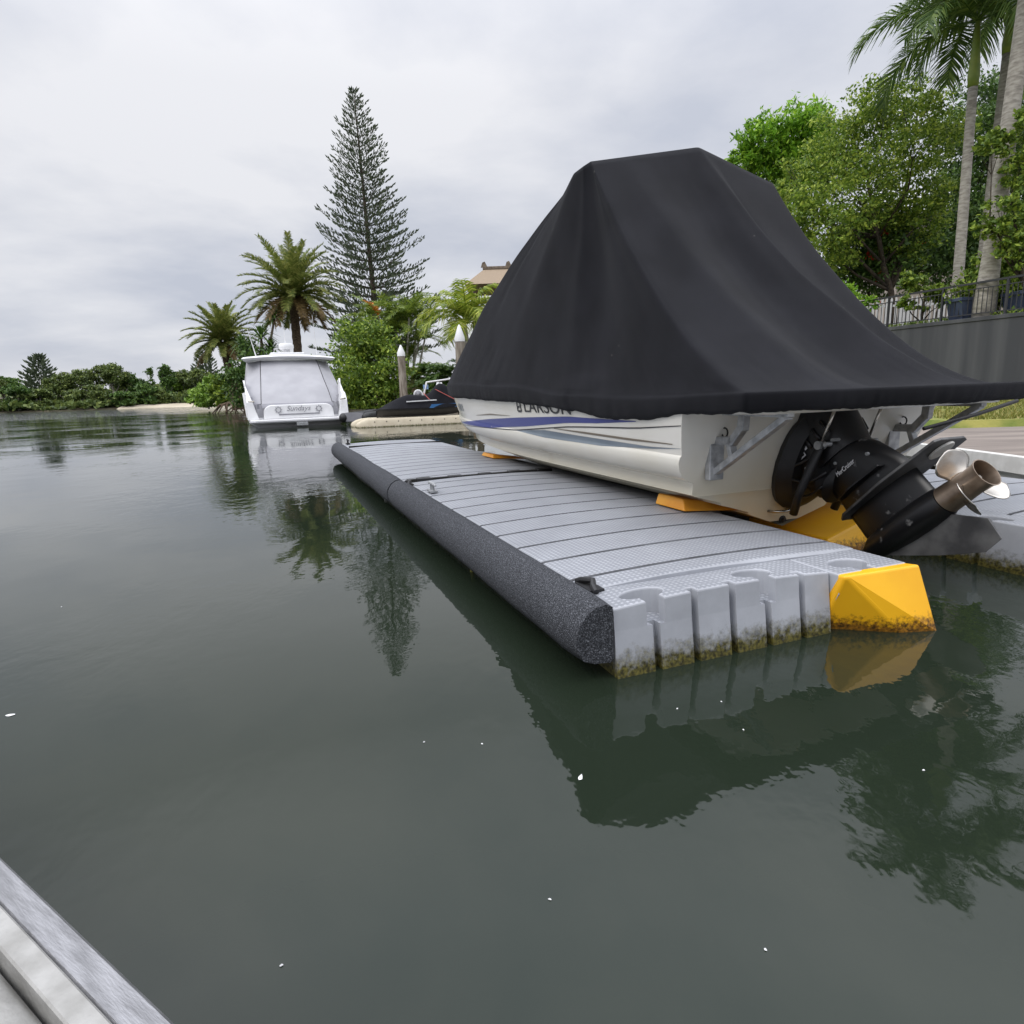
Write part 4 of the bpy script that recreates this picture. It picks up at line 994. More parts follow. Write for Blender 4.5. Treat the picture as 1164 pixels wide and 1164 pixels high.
def broadleaf(name, base, lobes, n, size, lm, label, cat='tree', group=None, bark=BARK, r0=.2, top=None, upbias=.6, aspect=.5, clump=.34, per=34, extra=None, shrink=1.0):
    lobes = [(c, (r_*shrink if not hasattr(r_, '__len__') else r_)) for c, r_ in lobes]
    base = Vector(base); e_ = empty(name, base, label, cat, group)
    lobes_l = [((c[0]-base.x, c[1]-base.y, c[2]-base.z), r_) for c, r_ in lobes]
    cz = sum(c[2] for c, r_ in lobes_l)/len(lobes_l); cx = sum(c[0] for c, r_ in lobes_l)/len(lobes_l); cy = sum(c[1] for c, r_ in lobes_l)/len(lobes_l)
    top = top or (cx, cy, cz)
    limb_mesh((0, 0, -.3), top, r0, lobes_l).build('trunk', bark, e_, smooth=True)
    P, u = lobes_points(lobes_l, n, clump, per)
    P[:, 2] = np.maximum(P[:, 2], .05)
    V, Q = leaf_quads(P, size, aspect, upbias, u, .35); np_mesh('crown', V, Q, lm, e_)
    if extra:
        m2, n2, s2 = extra; P, u = lobes_points(lobes_l, n2, .2, 8); V, Q = leaf_quads(P+u*.1, s2, .7); np_mesh('blossom', V, Q, m2, e_)
    return e_
def pxlobes(lst, Y, dz=.0, dep=1.0):
    out_ = []
    for px, py, rp in lst:
        Yj = Y + random.uniform(-1, 1)*dep*rp/FPX*Y; p = at(px, py, Yj); out_.append(((p.x, p.y, p.z), rp/FPX*Yj*1.02))
    return out_
def ground(px, Y, z): p = at(px, 450, Y); return Vector((p.x, p.y, z))

def frond(o, az, el, length, droop, ll, npairs, vee=.5, bare=.12, lw=.05, curl=.0, hang=.35, jitter=.15):
    """pinnate leaf: a curved midrib with leaflets both sides. returns quads"""
    d0 = Vector((math.cos(az)*math.cos(el), math.sin(az)*math.cos(el), math.sin(el)))
    side = Vector((-math.sin(az), math.cos(az), 0)); V = []
    m = 16; pts = [Vector(o)]; dirs = []
    cur = el
    for i in range(m):
        t = (i+.5)/m; a = el - droop*(t**1.35); d = Vector((math.cos(az)*math.cos(a), math.sin(az)*math.cos(a), math.sin(a))) + side*curl*t
        d.normalize(); dirs.append(d); pts.append(pts[-1]+d*length/m)
    def P(t):
        f = t*m; i = min(m-1, int(f)); return pts[i].lerp(pts[i+1], f-i), dirs[i]
    # midrib ribbon (two crossed strips)
    for i in range(m):
        w0 = length*.010*(1.15-i/m); w1 = length*.010*(1.15-(i+1)/m); up = side.cross(dirs[i])
        V.append([pts[i]-side*w0, pts[i]+side*w0, pts[i+1]+side*w1, pts[i+1]-side*w1]); V.append([pts[i]-up*w0, pts[i]+up*w0, pts[i+1]+up*w1, pts[i+1]-up*w1])
    for k in range(npairs):
        t = bare+(1-bare)*(k+.5)/npairs; p, d = P(t); up = side.cross(d)
        if up.z < 0: up = -up
        l_ = ll*(.45+.9*math.sin(math.pi*min(1, .12+t*.80)))*random.uniform(1-jitter, 1+jitter)
        for sg in (-1, 1):
            ld = (side*sg*random.uniform(.75, 1)+d*(.45+.5*t)+up*(vee+random.uniform(-.25, .25))).normalized()
            tip = p + ld*l_ + Vector((0, 0, -hang*l_*random.uniform(.5, 1.2)))
            mid = p + ld*l_*.55 + Vector((0, 0, -hang*l_*.18)); wv = d*lw*random.uniform(.8, 1.2)
            V.append([p-wv*.5, p+wv*.5, mid+wv*.6, mid-wv*.6]); V.append([mid-wv*.6, mid+wv*.6, tip+wv*.08, tip-wv*.08])
    return V
def quads_obj(name, V, m, parent):
    A_ = np.array([[tuple(p) for p in q] for q in V], np.float32).reshape(-1, 3); return np_mesh(name, A_, np.arange(len(A_)).reshape(-1, 4), m, parent)
def date_palm(base, top, rt, fl, n, label):
    n = int(n*1.15); base, top = Vector(base), Vector(top); e_ = empty('date_palm', base, label, 'palm tree', 'date palms on the point')
    h = top-base; b = MB(); pts = []; rs = []
    for i in range(26):
        t = i/25; pts.append(h*t - Vector((0, 0, .3 if i == 0 else 0))); rs.append(rt*(1.18-.3*min(1, t*5))*(1+.05*(-1)**i) + (rt*.55*max(0, (t-.86)/.14)))
    b.tube(pts, rs, 14); b.build('trunk', BARK_PHX, e_, smooth=True, auto=30)
    V = []; W = []
    for k in range(n):
        t = (k+.5)/n; el = R(86) - t*R(118); az = k*2.399963+random.uniform(-.2, .2)
        lf = fl*(.82+.25*math.sin(math.pi*min(1, t+.25)))*random.uniform(.9, 1.08)
        q = frond(h+Vector((math.cos(az), math.sin(az), 0))*rt*.5+Vector((0, 0, .25*(1-t))), az, el, lf, R(30)+R(34)*math.sin(math.pi*t)+random.uniform(-.1, .1), fl*.125, 66, vee=.5, bare=.08, lw=.058, curl=random.uniform(-.12, .12), hang=.30)
        (V if (t < .80 or random.random() < .35) else W).extend(q)
    quads_obj('crown', V, LF_PHX, e_); quads_obj('dry_fronds', W, LF_PHXOLD, e_)
    return e_
pb = ground(343, 49, .5); pt = at(333, 338, 49)
date_palm(pb, pt, .36, 3.9, 66, 'taller date palm with full arching crown rising behind the moored cruiser')
pb = ground(269, 56, .5); pt = at(254, 389, 56)
date_palm(pb, pt, .42, 3.3, 60, 'shorter date palm on the point left of the cruiser')

def norfolk(base, top, wd, nwh, label, name='norfolk_pine', group=None, dens=1.0, tuft=.55, bare=.0):
    base, top = Vector(base), Vector(top); e_ = empty(name, base, label, 'pine tree', group); h = top-base; H = h.length
    b = MB(); b.tube([h*(i/10) for i in range(11)], [H*.0135*(1-.93*i/10) for i in range(11)], 8)
    Vc = []; Dc = []; Sz = []
    for k in range(nwh):
        t = .16+.83*(k/(nwh-1))**.93; c = h*t
        lw = wd*((1-t)/.84)**.80*(1 if t > .3 else .8+.2*(t/.3)) + .10
        nb = max(4, int(6*dens)); a0 = k*.7+random.random()
        for q in range(nb):
            az = a0+q*2*math.pi/nb+random.uniform(-.2, .2); l_ = lw*random.uniform(.68, 1.10); dv_ = Vector((math.cos(az), math.sin(az), 0)); sd_ = Vector((-dv_.y, dv_.x, 0))
            el0 = .02+.85*t**1.6
            def bp(s): return c + dv_*l_*s + Vector((0, 0, l_*(el0*s + (.22*s*s - .16*s))))
            b.tube([bp(0), bp(.5), bp(1)], [H*.0022*(1.2-t), H*.0016*(1.2-t), H*.0007], 4)
            m = max(3, int(l_/(tuft*.36)))
            for j in range(m):
                s = .22+.78*(j+random.random())/m
                for sg in (-1, 1):
                    r_ = (.34*l_*(1.12-s)+.12)*random.random()
                    p = bp(s)+sd_*sg*r_ + Vector((0, 0, .12*r_+random.uniform(-.1, .1)))
                    Vc.append(p); Dc.append((dv_*.65+sd_*sg*.55+Vector((0, 0, .55+.5*random.random()))).normalized()); Sz.append(tuft*random.uniform(.6, 1.15)*(.72+.4*(1-t)))
            Vc.append(bp(1)); Dc.append((dv_*.8+Vector((0, 0, .8))).normalized()); Sz.append(tuft*.95)
    b.build('trunk', BARK_DARK, e_, smooth=True)
    V = []; 
    for p, d, s in zip(Vc, Dc, Sz):
        a = d.orthogonal().normalized(); c = d.cross(a); w_ = s*.15
        for ax in (a, c): V.append([p-ax*w_*.6, p+d*s*.45-ax*w_*1.2, p+d*s, p+d*s*.45+ax*w_*1.2])
    quads_obj('crown', V, LF_PINE, e_); return e_
nb_ = ground(436, 62, .55); ntp = at(402, 103, 62)
norfolk(nb_, ntp, 6.6, 30, 'very tall tapering Norfolk pine standing above all other trees', dens=1.35, tuft=.44)

# cane palm clump
def cane(base, Y):
    e_ = empty('cane_palm', base, 'dense clump of golden cane palms with many slim stems behind the piles', 'palm clump'); b = MB(); V = []; Wd = []
    for k in range(15):
        a = k*2.4; rr = .9*math.sqrt(k/15); x, y = rr*math.cos(a), rr*math.sin(a)*.8; hgt = random.uniform(2.6, 5.4); lx = x*1.4+random.uniform(-.3, .3)
        b.tube([(x, y, -.2), (x+lx*.4, y, hgt*.5), (x+lx, y*1.5, hgt)], [.07, .06, .05], 7)
        for q in range(9):
            az = q*2.4+k; V.extend(frond((x+lx, y*1.5, hgt), az, R(random.uniform(25, 80)), random.uniform(1.7, 2.5), R(random.uniform(60, 105)), .42, 26, vee=.3, bare=.15, lw=.045, hang=.35))
    for q in range(2): Wd.extend(frond((-.9, -.6, 5.0), R(150+q*50), R(70), 1.3, R(50), .3, 20, lw=.06))
    b.build('stem', BARK_GREY, e_, smooth=True); quads_obj('crown', V, LF_CANE, e_); quads_obj('orange_frond', Wd, LF_ORANGE, e_)
cane(ground(456, 39, .55), 39)
def coconut(base, top, fl, n, lm, label, name='young_coconut_palm', rt=.16, ll=.65, trunk=BARK_GREY):
    base, top = Vector(base), Vector(top); e_ = empty(name, base, label, 'palm tree'); h = top-base; b = MB()
    b.tube([h*(i/8)+Vector((.15*math.sin(i*.5), 0, -.2 if i == 0 else 0)) for i in range(9)], [rt*(1.3-.5*i/8) for i in range(9)], 10); b.build('trunk', trunk, e_, smooth=True)
    V = []
    for k in range(n):
        t = (k+.5)/n; az = k*2.399963; V.extend(frond(h, az, R(85)-t*R(70), fl*random.uniform(.85, 1.1), R(75)+R(30)*t, ll, 42, vee=.15, bare=.16, lw=.06, hang=.5, curl=random.uniform(-.2, .2)))
    quads_obj('crown', V, lm, e_); return e_
coconut(ground(530, 32, .55), at(530, 368, 32), 2.75, 17, LF_COCO, 'yellow-green young palm beside the taller pile and boat cover')
# bush tree right of the cruiser
broadleaf('bushy_tree', ground(418, 35, .5), pxlobes([(408, 382, 24), (425, 378, 18), (398, 410, 26), (425, 408, 30), (442, 425, 26), (405, 440, 32), (432, 448, 30), (395, 455, 20), (450, 452, 18)], 35), 14000, .21, LF_OLIVE, 'round bushy green tree right beside the moored cruiser', r0=.16, bark=BARK_DARK, upbias=.8)
# pandanus cluster left of the tall date palm
def pandanus(base, heads, label):
    base = Vector(base); e_ = empty('pandanus', base, label, 'pandanus'); b = MB(); V = []
    for c, r_ in heads:
        c = Vector(c)-base; b.tube([(0, 0, -.2), Vector((c.x*.4, c.y*.4, c.z*.55)), c], [.14, .10, .08], 7)
        for k in range(64):
            az = k*2.399963; el = R(82)-R(105)*((k+.5)/64); l_ = r_*random.uniform(.85, 1.15)
            d = Vector((math.cos(az)*math.cos(el), math.sin(az)*math.cos(el), math.sin(el))); sd_ = Vector((-math.sin(az), math.cos(az), 0))*.055
            m = c+d*l_*.6; tp = c+d*l_+Vector((0, 0, -.28*l_)); V.append([c-sd_*.6, c+sd_*.6, m+sd_, m-sd_]); V.append([m-sd_, m+sd_, tp+sd_*.1, tp-sd_*.1])
    b.build('trunk', BARK, e_, smooth=True); quads_obj('crown', V, LF_DARK, e_)
P_ = lambda px, py, Y: tuple(at(px, py, Y))
pandanus(ground(300, 47, .5), [(P_(312, 362, 47), 1.25), (P_(297, 384, 46), 1.4), (P_(285, 400, 46.5), 1.3), (P_(275, 393, 48), 1.2), (P_(308, 398, 47), 1.3)], 'spiky dark pandanus cluster between the two date palms')
broadleaf('dark_shrub', ground(288, 45, .5), pxlobes([(283, 412, 20), (296, 415, 22), (276, 432, 20), (290, 440, 26), (310, 425, 24), (272, 422, 14), (325, 440, 26), (345, 430, 26), (375, 436, 24)], 45), 12000, .26, LF_DARK, 'dark leafy shrub mass behind the cruiser', 'shrub', r0=.1)
broadleaf('low_shrub', ground(375, 42, .5), pxlobes([(355, 450, 20), (375, 452, 18), (392, 455, 16), (360, 440, 16)], 40), 3500, .2, LF_DARK, 'low dark shrub peeping out behind the cruiser roof', 'shrub', r0=.06)
# low planting and timber wall behind the jet ski
def rosette_plant(base, n, l_, lm, label, group):
    base = Vector(base); e_ = empty('leafy_plant', base, label, 'plant', group); V = []
    for s_ in range(n):
        c = Vector((random.uniform(-.8, .8), random.uniform(-.5, .5), random.uniform(.6, 1.7)))
        for k in range(9):
            V.extend(frond(c, k*2.4+s_, R(random.uniform(20, 75)), l_*random.uniform(.8, 1.1), R(85), .30, 16, lw=.05, hang=.4, bare=.1))
    b = MB(); b.tube([(0, 0, -.2), (0, 0, .9)], .07, 7); b.build('stem', BARK, e_); quads_obj('crown', V, lm, e_)
rosette_plant(ground(490, 35, .55), 6, 1.1, LF_DARK, 'dark feathery plant behind the speaker of the tow tower', 'feathery plants behind the jet ski')
rosette_plant(ground(512, 33.5, .55), 6, 1.0, LF_DARK, 'dark feathery plant at the foot of the taller pile', 'feathery plants behind the jet ski')
rosette_plant(ground(474, 37, .55), 5, 1.1, LF_CANE, 'green feathery plant just right of the smaller pile', 'feathery plants behind the jet ski')
w1, w2 = ground(425, 40, .5), ground(560, 36, .5); dv_ = (w2-w1); b = MB()
for k in range(5): b.box(0, dv_.length, -.05+.004*(k % 2), .05, .25*k, .25*k+.235)
o = b.build('timber_wall', mat('warm_timber', (.22, .15, .10), (.38, .28, .19), 4, .85, stretch=(.4, 3, 6))); o.location = w1; o.rotation_euler = (0, 0, math.atan2(dv_.y, dv_.x)); tag(o, 'brown horizontal timber retaining wall behind the palms and jet ski', 'retaining wall')
# driftwood roots at the point
for k, (px, lab) in enumerate(((258, 'weathered grey roots spreading into the water under the shorter date palm'), (279, 'dark root tangle between the palm base and the cruiser'))):
    g_ = ground(px, 54.5, .1); b = MB()
    for q in range(9):
        a = R(200)+q*R(20)+random.uniform(-.2, .2); l_ = random.uniform(.9, 2.1); b.tube([(0, .3, .75), (math.cos(a)*l_*.5, math.sin(a)*.3, .55), (math.cos(a)*l_, math.sin(a)*.6, -.15)], [.10, .08, .03], 6)
    o = b.build('exposed_roots', BARK_PHX, smooth=True); o.location = g_; tag(o, lab, 'roots')

# thatched pavilion behind the palms
th0 = ground(590, 44, .55); rt_ = at(547, 306, 44); ev = at(531, 324, 44)
pav = empty('thatched_pavilion', th0, 'thatched roof pavilion showing above the yellow palm and boat cover', 'pavilion')
zr, ze = rt_.z-.55, ev.z-.9; xe = ev.x-th0.x; xr = rt_.x-th0.x+.2
b = MB(); b.add([(xr, 0, zr), (-xr, 0, zr), (xe, -2.6, ze), (-xe, -2.6, ze), (xe, 2.6, ze), (-xe, 2.6, ze)], [(0, 1, 3, 2), (0, 4, 5, 1), (0, 2, 4), (1, 5, 3), (2, 3, 5, 4)]); b.build('roof', THATCH, pav)
b = MB(); b.box(xr-.1, -xr+.1, -.16, .16, zr-.05, zr+.14)
b.build('ridge_cap', BARK, pav, bevel=.03)
for x in (xr, xr+1.6): 
    b = MB(); b.add([Vector(p)+Vector((x, 0, zr+.1)) for p in ((-.22, -.05, 0), (.22, -.05, 0), (.05, -.05, .36), (-.12, -.05, .30), (-.22, .05, 0), (.22, .05, 0), (.05, .05, .36), (-.12, .05, .30))], [(0, 1, 2, 3), (7, 6, 5, 4), (0, 4, 5, 1), (1, 5, 6, 2), (2, 6, 7, 3), (3, 7, 4, 0)]); b.build('ridge_ornament', BARK, pav)
for sx in (-1, 1):
    for sy in (-2.2, 2.2): b = MB(); b.tube([(sx*(xe+.5), sy, -.3), (sx*(xe+.5), sy, ze)], .14, 9); b.build('post', BARK, pav)

# ------------------------------------------------------------------ right bank: wall, terrace, railing, fence, trees, house
WA, WB, WC = Vector((9.0, 36.5, 0)), Vector((13.75, 22.2, 0)), Vector((17.6, 10.6, 0))
ZW = 3.0
wd_ = (WC-WA); wn = Vector((wd_.y, -wd_.x, 0)).normalized()
if wn.x < 0: wn = -wn
wl = wd_.length; wrz = math.atan2(wd_.y, wd_.x)
b = MB(); b.box(0, wl, 0, .25, 0, ZW-.12); b.box(0, wl, -.03, .28, ZW-.117, ZW)
wall = empty('retaining_wall', WA, 'long dark grey rendered retaining wall behind the cover on the right bank', 'retaining wall', rz=wrz)
b = MB(); b.box(0, wl, 0, .25, 0, ZW-.12); b.build('wall', WALLG, wall)
b = MB(); b.box(0, wl, -.03, .28, ZW-.117, ZW); b.build('coping', WALLG, wall, bevel=.01)
def off(p, d): q = p + wn*d; return (q.x, q.y)
sheet('upper_terrace', [off(WC, .1), off(WC, 40), off(WA, 40), off(WA, .1)], ZW-.06, SOIL)
b = MB(); rows = []
for i in range(int(wl/.12)):
    pass
# wispy grass growing along the wall top
n = 5200; tpos = rng.random(n)*wl; P = np.stack([WA.x+wd_.x/wl*tpos, WA.y+wd_.y/wl*tpos, np.full(n, ZW)], 1) + np.array([wn.x, wn.y, 0])*(.30+.5*rng.random((n, 1))) + np.array([0, 0, 1])*(.16*rng.random((n, 1))-.03)
V, Q = leaf_quads(P, .14, .25, 0, np.tile([0, 0, 1.0], (n, 1)), .5); o = np_mesh('wall_top_grass', V, Q, LF_OLIVE); o['kind'] = 'stuff'; o['label'] = 'wispy grass along the top of the grey wall'; o['category'] = 'grass'
n = 16000; gxx = rng.random(n); P = np.stack([7.4+10*rng.random(n), 10.4+9*rng.random(n)**1.4, np.full(n, .58)], 1)
V, Q = leaf_quads(P, .12, .16, 0, np.tile([0, 0, 1.0], (n, 1)), .6); LAWN = leaf_mat('leaf_lawn', (.10, .12, .02), (.20, .21, .04), (.38, .32, .12)); o = np_mesh('lawn_grass', V, Q, LAWN); o['kind'] = 'stuff'; o['label'] = 'short dry grass on the strip below the grey wall'; o['category'] = 'grass'
# black railing on the wall: bays between posts
rail = empty('railing', WA+Vector((0, 0, ZW)), 'black metal railing running along the top of the grey wall', 'railing', rz=wrz)
b = MB(); b.box(0, wl, .08, .14, 1.0, 1.06); b.build('top_rail', RAILB, rail); b = MB(); b.box(0, wl, .095, .125, .10, .13); b.box(0, wl, .095, .125, .84, .87); b.build('lower_rail', RAILB, rail)
k = 0
while k*2.0 < wl:
    b = MB(); b.box(k*2.0-.03, k*2.0+.03, .08, .14, -.0, 1.0); b.build('post', RAILB, rail)
    b = MB()
    for j in range(1, 14): x = k*2.0+j*2.0/14; b.box(x-.008, x+.008, .102, .118, .13, .84)
    bo = b.build('baluster', RAILB, rail); bo['kind'] = 'stuff'
    k += 1
# white picket fence behind
f0, f1 = at(970, 350, 25.5), at(1086, 350, 25.0); fd = f1-f0; fd.z = 0
fen = empty('picket_fence', Vector((f0.x, f0.y, ZW-.06)), 'white picket fence with a gap half hidden by leafy shrubs above the wall', 'fence', rz=math.atan2(fd.y, fd.x))
for a, c in ((0, .48), (.56, 1.0)):
    b = MB(); b.box(fd.length*a, fd.length*c, .03, .07, .98, 1.06); b.box(fd.length*a, fd.length*c, .03, .07, .18, .26); b.build('fence_rail', FENCEW, fen)
    b = MB(); x = fd.length*a+.06
    while x < fd.length*c: b.prism([(x-.035, 0), (x+.035, 0), (x+.035, 1.2), (x, 1.3), (x-.035, 1.2)], 0, .03, Matrix(((1, 0, 0, 0), (0, 0, 1, 0), (0, 1, 0, .05), (0, 0, 0, 1)))); x += .165
    o = b.build('picket', FENCEW, fen); o['kind'] = 'stuff'
for xx in (.49, .555): b = MB(); b.box(fd.length*xx-.09, fd.length*xx+.09, -.02, .16, 0, 1.25); b.build('fence_post', FENCEW, fen)
NAVYP = mat('planter_glaze', (.03, .045, .09), (.05, .065, .11), 4, .4)
for px, Y, lab in ((1092, 21.0, 'dark blue planter behind the railing beside the slim palm trunk'), (1155, 19.8, 'dark blue planter behind the railing at the right edge')):
    g_ = ground(px, Y, ZW-.06); e_ = empty('planter', g_, lab, 'planter', 'planters on the terrace')
    b = MB(); rows = [[Vector((sx*w_, sy*w_*.7, z)) for sx, sy in ((-1, -1), (1, -1), (1, 1), (-1, 1))] for w_, z in ((.42, 0), (.52, .62), (.56, .62), (.56, .72), (.48, .72), (.46, .60))]; b.grid(rows, True); o_ = len(b.v)-24; b.f += [(o_+3, o_+2, o_+1, o_), tuple(o_+20+q for q in range(4))]; b.build('pot', NAVYP, e_, bevel=.01)
    P = rng.normal(size=(700, 3))*np.array([.3, .22, .22])+np.array([0, 0, .95]); V, Q = leaf_quads(P, .15, .5); np_mesh('foliage', V, Q, LF_OLIVE, e_)
# house behind the trees
h0 = ground(1105, 38, ZW-.06); hs = empty('house', h0, 'pale roofed house glimpsed between the trees on the right', 'house', rz=R(-14))
BRK = mat('house_render', (.42, .36, .31), (.50, .44, .38), 2, .9); ROOFM = mat('house_roof', (.50, .50, .52), (.62, .62, .64), 3, .6, stretch=(8, .5, 1))
b = MB(); b.box(-4.5, 6, 0, 8, 0, 7.6); b.build('wall', BRK, hs)
b = MB(); ze_, zr_ = 7.5, 9.8; b.add([(-5.2, -.8, ze_), (6.7, -.8, ze_), (6.7, 4, zr_), (-5.2, 4, zr_), (6.7, 8.8, ze_), (-5.2, 8.8, ze_), (-5.2, -.8, ze_-.2), (6.7, -.8, ze_-.2)], [(0, 1, 2, 3), (3, 2, 4, 5), (6, 7, 1, 0), (0, 3, 5), (1, 4, 2)]); b.build('roof', ROOFM, hs)
for x in (-3.4, -.6, 2.2):
    b = MB(); b.box(x-.06, x+1.66, -.06, .0, 4.6, 4.7); b.box(x-.06, x+1.66, -.06, .0, 6.2, 6.3); b.box(x-.06, x, -.06, 0, 4.7, 6.2); b.box(x+1.6, x+1.66, -.06, 0, 4.7, 6.2); f_ = b.build('window', FENCEW, hs)
    b = MB(); b.add([(x, -.01, 4.7), (x+1.6, -.01, 4.7), (x+1.6, -.01, 6.2), (x, -.01, 6.2)], [(0, 1, 2, 3)]); b.build('pane', mat('glass_dark', (.03, .04, .05), None, rough=.05), f_)
TZ = ZW-.06
broadleaf('bright_tree', ground(880, 36, TZ), pxlobes([(868, 168, 30), (905, 160, 36), (845, 185, 18), (890, 195, 40), (920, 190, 30), (930, 150, 22)], 36, dep=.6), 15000, .30, LF_BRIGHT, 'bright lime green feathery tree just above the black cover', r0=.22, upbias=1.6, aspect=.4, clump=.22, per=26)
broadleaf('olive_tree', ground(1018, 27.5, TZ), pxlobes([(1005, 118, 34), (965, 150, 42), (1045, 120, 34), (985, 165, 46), (1040, 160, 44), (935, 195, 36), (900, 210, 26), (970, 215, 46), (1030, 215, 44), (1075, 150, 30), (915, 240, 34), (950, 255, 40), (1005, 258, 40), (1055, 235, 34), (905, 262, 20), (945, 290, 30), (1040, 275, 28)], 27.5), 36000, .15, LF_OLIVE2, 'big olive green tree with open leafy crown over the white fence', r0=.15, bark=BARK_DARK, clump=.26, per=36, shrink=.86)
broadleaf('dark_tree', ground(1128, 33, TZ), pxlobes([(1095, 150, 36), (1125, 115, 38), (1165, 95, 36), (1175, 150, 50), (1135, 170, 44), (1105, 205, 42), (1160, 215, 50), (1130, 250, 44), (1180, 260, 46), (1100, 265, 34), (1080, 215, 26)], 32), 34000, .18, LF_DARK, 'darker green tree behind the tall palm trunks at right', r0=.2, bark=BARK_DARK, clump=.28, shrink=.92)
for lst, Y, n, sz, lm, nm, lab, ex in (
    ([(985, 268, 30), (960, 285, 26), (1015, 285, 30), (1000, 310, 26), (975, 305, 22)], 29.5, 9000, .2, LF_DARK, 'dark_hedge', 'shadowy hedge with red blossom behind the white fence', (LF_RED, 130, .18)),
    ([(1045, 300, 30), (1065, 290, 26), (1110, 300, 30), (1090, 275, 30), (1140, 300, 30)], 30, 9000, .2, LF_DARK, 'dark_hedge', 'dark hedge behind the slim palm trunk', None),
    ([(1040, 320, 12), (1062, 330, 11), (1075, 342, 8), (1030, 345, 8), (1048, 347, 8)], 22.6, 2200, .15, LF_OLIVE, 'leafy_shrub', 'leafy shrub spilling over the railing in front of the white fence', None),
    ([(1130, 300, 20), (1150, 290, 22), (1170, 305, 22), (1140, 325, 16), (1125, 345, 14), (1172, 335, 14)], 21.2, 5200, .16, LF_OLIVE, 'leafy_shrub', 'leafy shrub around the thick palm trunks above the wall', None),
    ([(965, 340, 14), (985, 345, 10), (950, 330, 14)], 24, 2200, .15, LF_BRIGHT, 'leafy_shrub', 'small bright shrub at the left end of the white fence', None)):
    broadleaf(nm, ground(lst[0][0], Y, TZ), pxlobes(lst, Y), n, sz, lm, lab, 'shrub', 'shrubs on the terrace', bark=BARK_DARK, r0=.06, extra=ex)
def royal(pxb, pyb, pxt, pyt, Y, Yt, r0, label, fl=3.6, n=13, crown_=True):
    base = ground(pxb, Y, TZ); top = at(pxt, pyt, Yt); e_ = empty('royal_palm', base, label, 'palm tree', 'tall royal palms on the terrace'); h = top-base; b = MB()
    b.tube([h*(i/14)-Vector((0, 0, .2 if i == 0 else 0)) for i in range(15)], [r0*(1.35-.30*min(1, i/3)-.25*i/14) for i in range(15)], 16); b.build('trunk', BARK_GREY, e_, smooth=True)
    d = h.normalized(); c = h + d*1.9
    b = MB(); b.tube([h-d*.03, h+d*.3, h+d*1.0, c], [r0*.85, r0*1.0, r0*.75, r0*.4], 14); b.build('crownshaft', SHAFT, e_, smooth=True)
    V = []
    for k in range(n):
        t = (k+.5)/n; V.extend(frond(c, k*2.399963+.9, R(70)-t*R(60), fl*random.uniform(.9, 1.1), R(80)+R(30)*t, .78, 70, vee=.25, bare=.10, lw=.06, hang=.55, curl=random.uniform(-.15, .15)))
    quads_obj('crown', V, LF_ROYAL, e_); return e_
broadleaf('leafy_tree', ground(1163, 19.4, TZ), pxlobes([(1158, 190, 20), (1142, 240, 20), (1168, 262, 24), (1128, 165, 16), (1150, 285, 18), (1122, 262, 14), (1170, 140, 18)], 19.4, dep=.5), 6500, .135, LF_OLIVE, 'leafy olive tree hanging over the thick palm trunk at the right edge', bark=BARK_DARK, r0=.07, clump=.24)
royal(1077, 330, 1106, 98, 23.5, 23.3, .175, 'slim royal palm with green crownshaft in front of the olive tree')
royal(1108, 362, 1172, -40, 20.4, 20.0, .245, 'thick royal palm trunk nearest the right edge of the railing')
royal(1101, 330, 1146, 60, 24.5, 24.2, .21, 'royal palm trunk rising just left of and behind the thickest one')

# ------------------------------------------------------------------ far bank trees, one by one
def far_y(x): return 100 + 0.10*(x+60) + 2.5*math.sin(x*.09) + 1.2*math.sin(x*.31)
FT = [(4, 432, 20, 'd', 'dark spreading tree at the left end of the far bank'), (20, 440, 16, 'd', 'low dark tree second from the left end of the far bank'), (60, 434, 16, 'f', 'mid green tree just right of the far conifer'),
      (78, 427, 17, 'f', 'rounded tree with pale crown gap on the far bank'), (100, 423, 18, 'f', 'flat topped gum tree left of the tallest far crown'), (129, 417, 22, 'f', 'tallest rounded crown on the far bank'),
      (150, 428, 16, 'd', 'dark crown right of the tallest far tree'), (113, 441, 16, 'f', 'low bush below the tallest far crown'), (165, 440, 15, 'd', 'dark rounded bush left of the sand beach'),
      (173, 420, 8, 'd', 'thin sparse gum rising above the far scrub'), (191, 418, 11, 'd', 'sparse high crown above the bright tree by the beach'), (200, 436, 20, 'b', 'bright green tree directly behind the sand beach'),
      (212, 425, 16, 'f', 'olive crown behind the bright far tree'), (228, 423, 17, 'f', 'broad olive crown beneath the small far conifer'), (243, 430, 14, 'f', 'far tree right beside the shorter date palm'),
      (225, 446, 14, 'b', 'bright low bush at the right end of the beach'), (245, 447, 13, 'b', 'bright low bush beside the date palm trunk'), (45, 446, 16, 'f', 'low bush below the far conifer'), (85, 447, 16, 'f', 'low bush left of the leaning far trunks'),
      (140, 449, 15, 'd', 'low dark bush near the left end of the beach'), (30, 449, 13, 'f', 'small bush near the left end of the far bank'), (182, 447, 12, 'f', 'low bush behind the middle of the beach'), (-14, 430, 22, 'f', 'tree crown cut by the left edge of the photo')]
mats_ = {'d': LF_DARK, 'f': LF_FAR, 'b': LF_FARB}
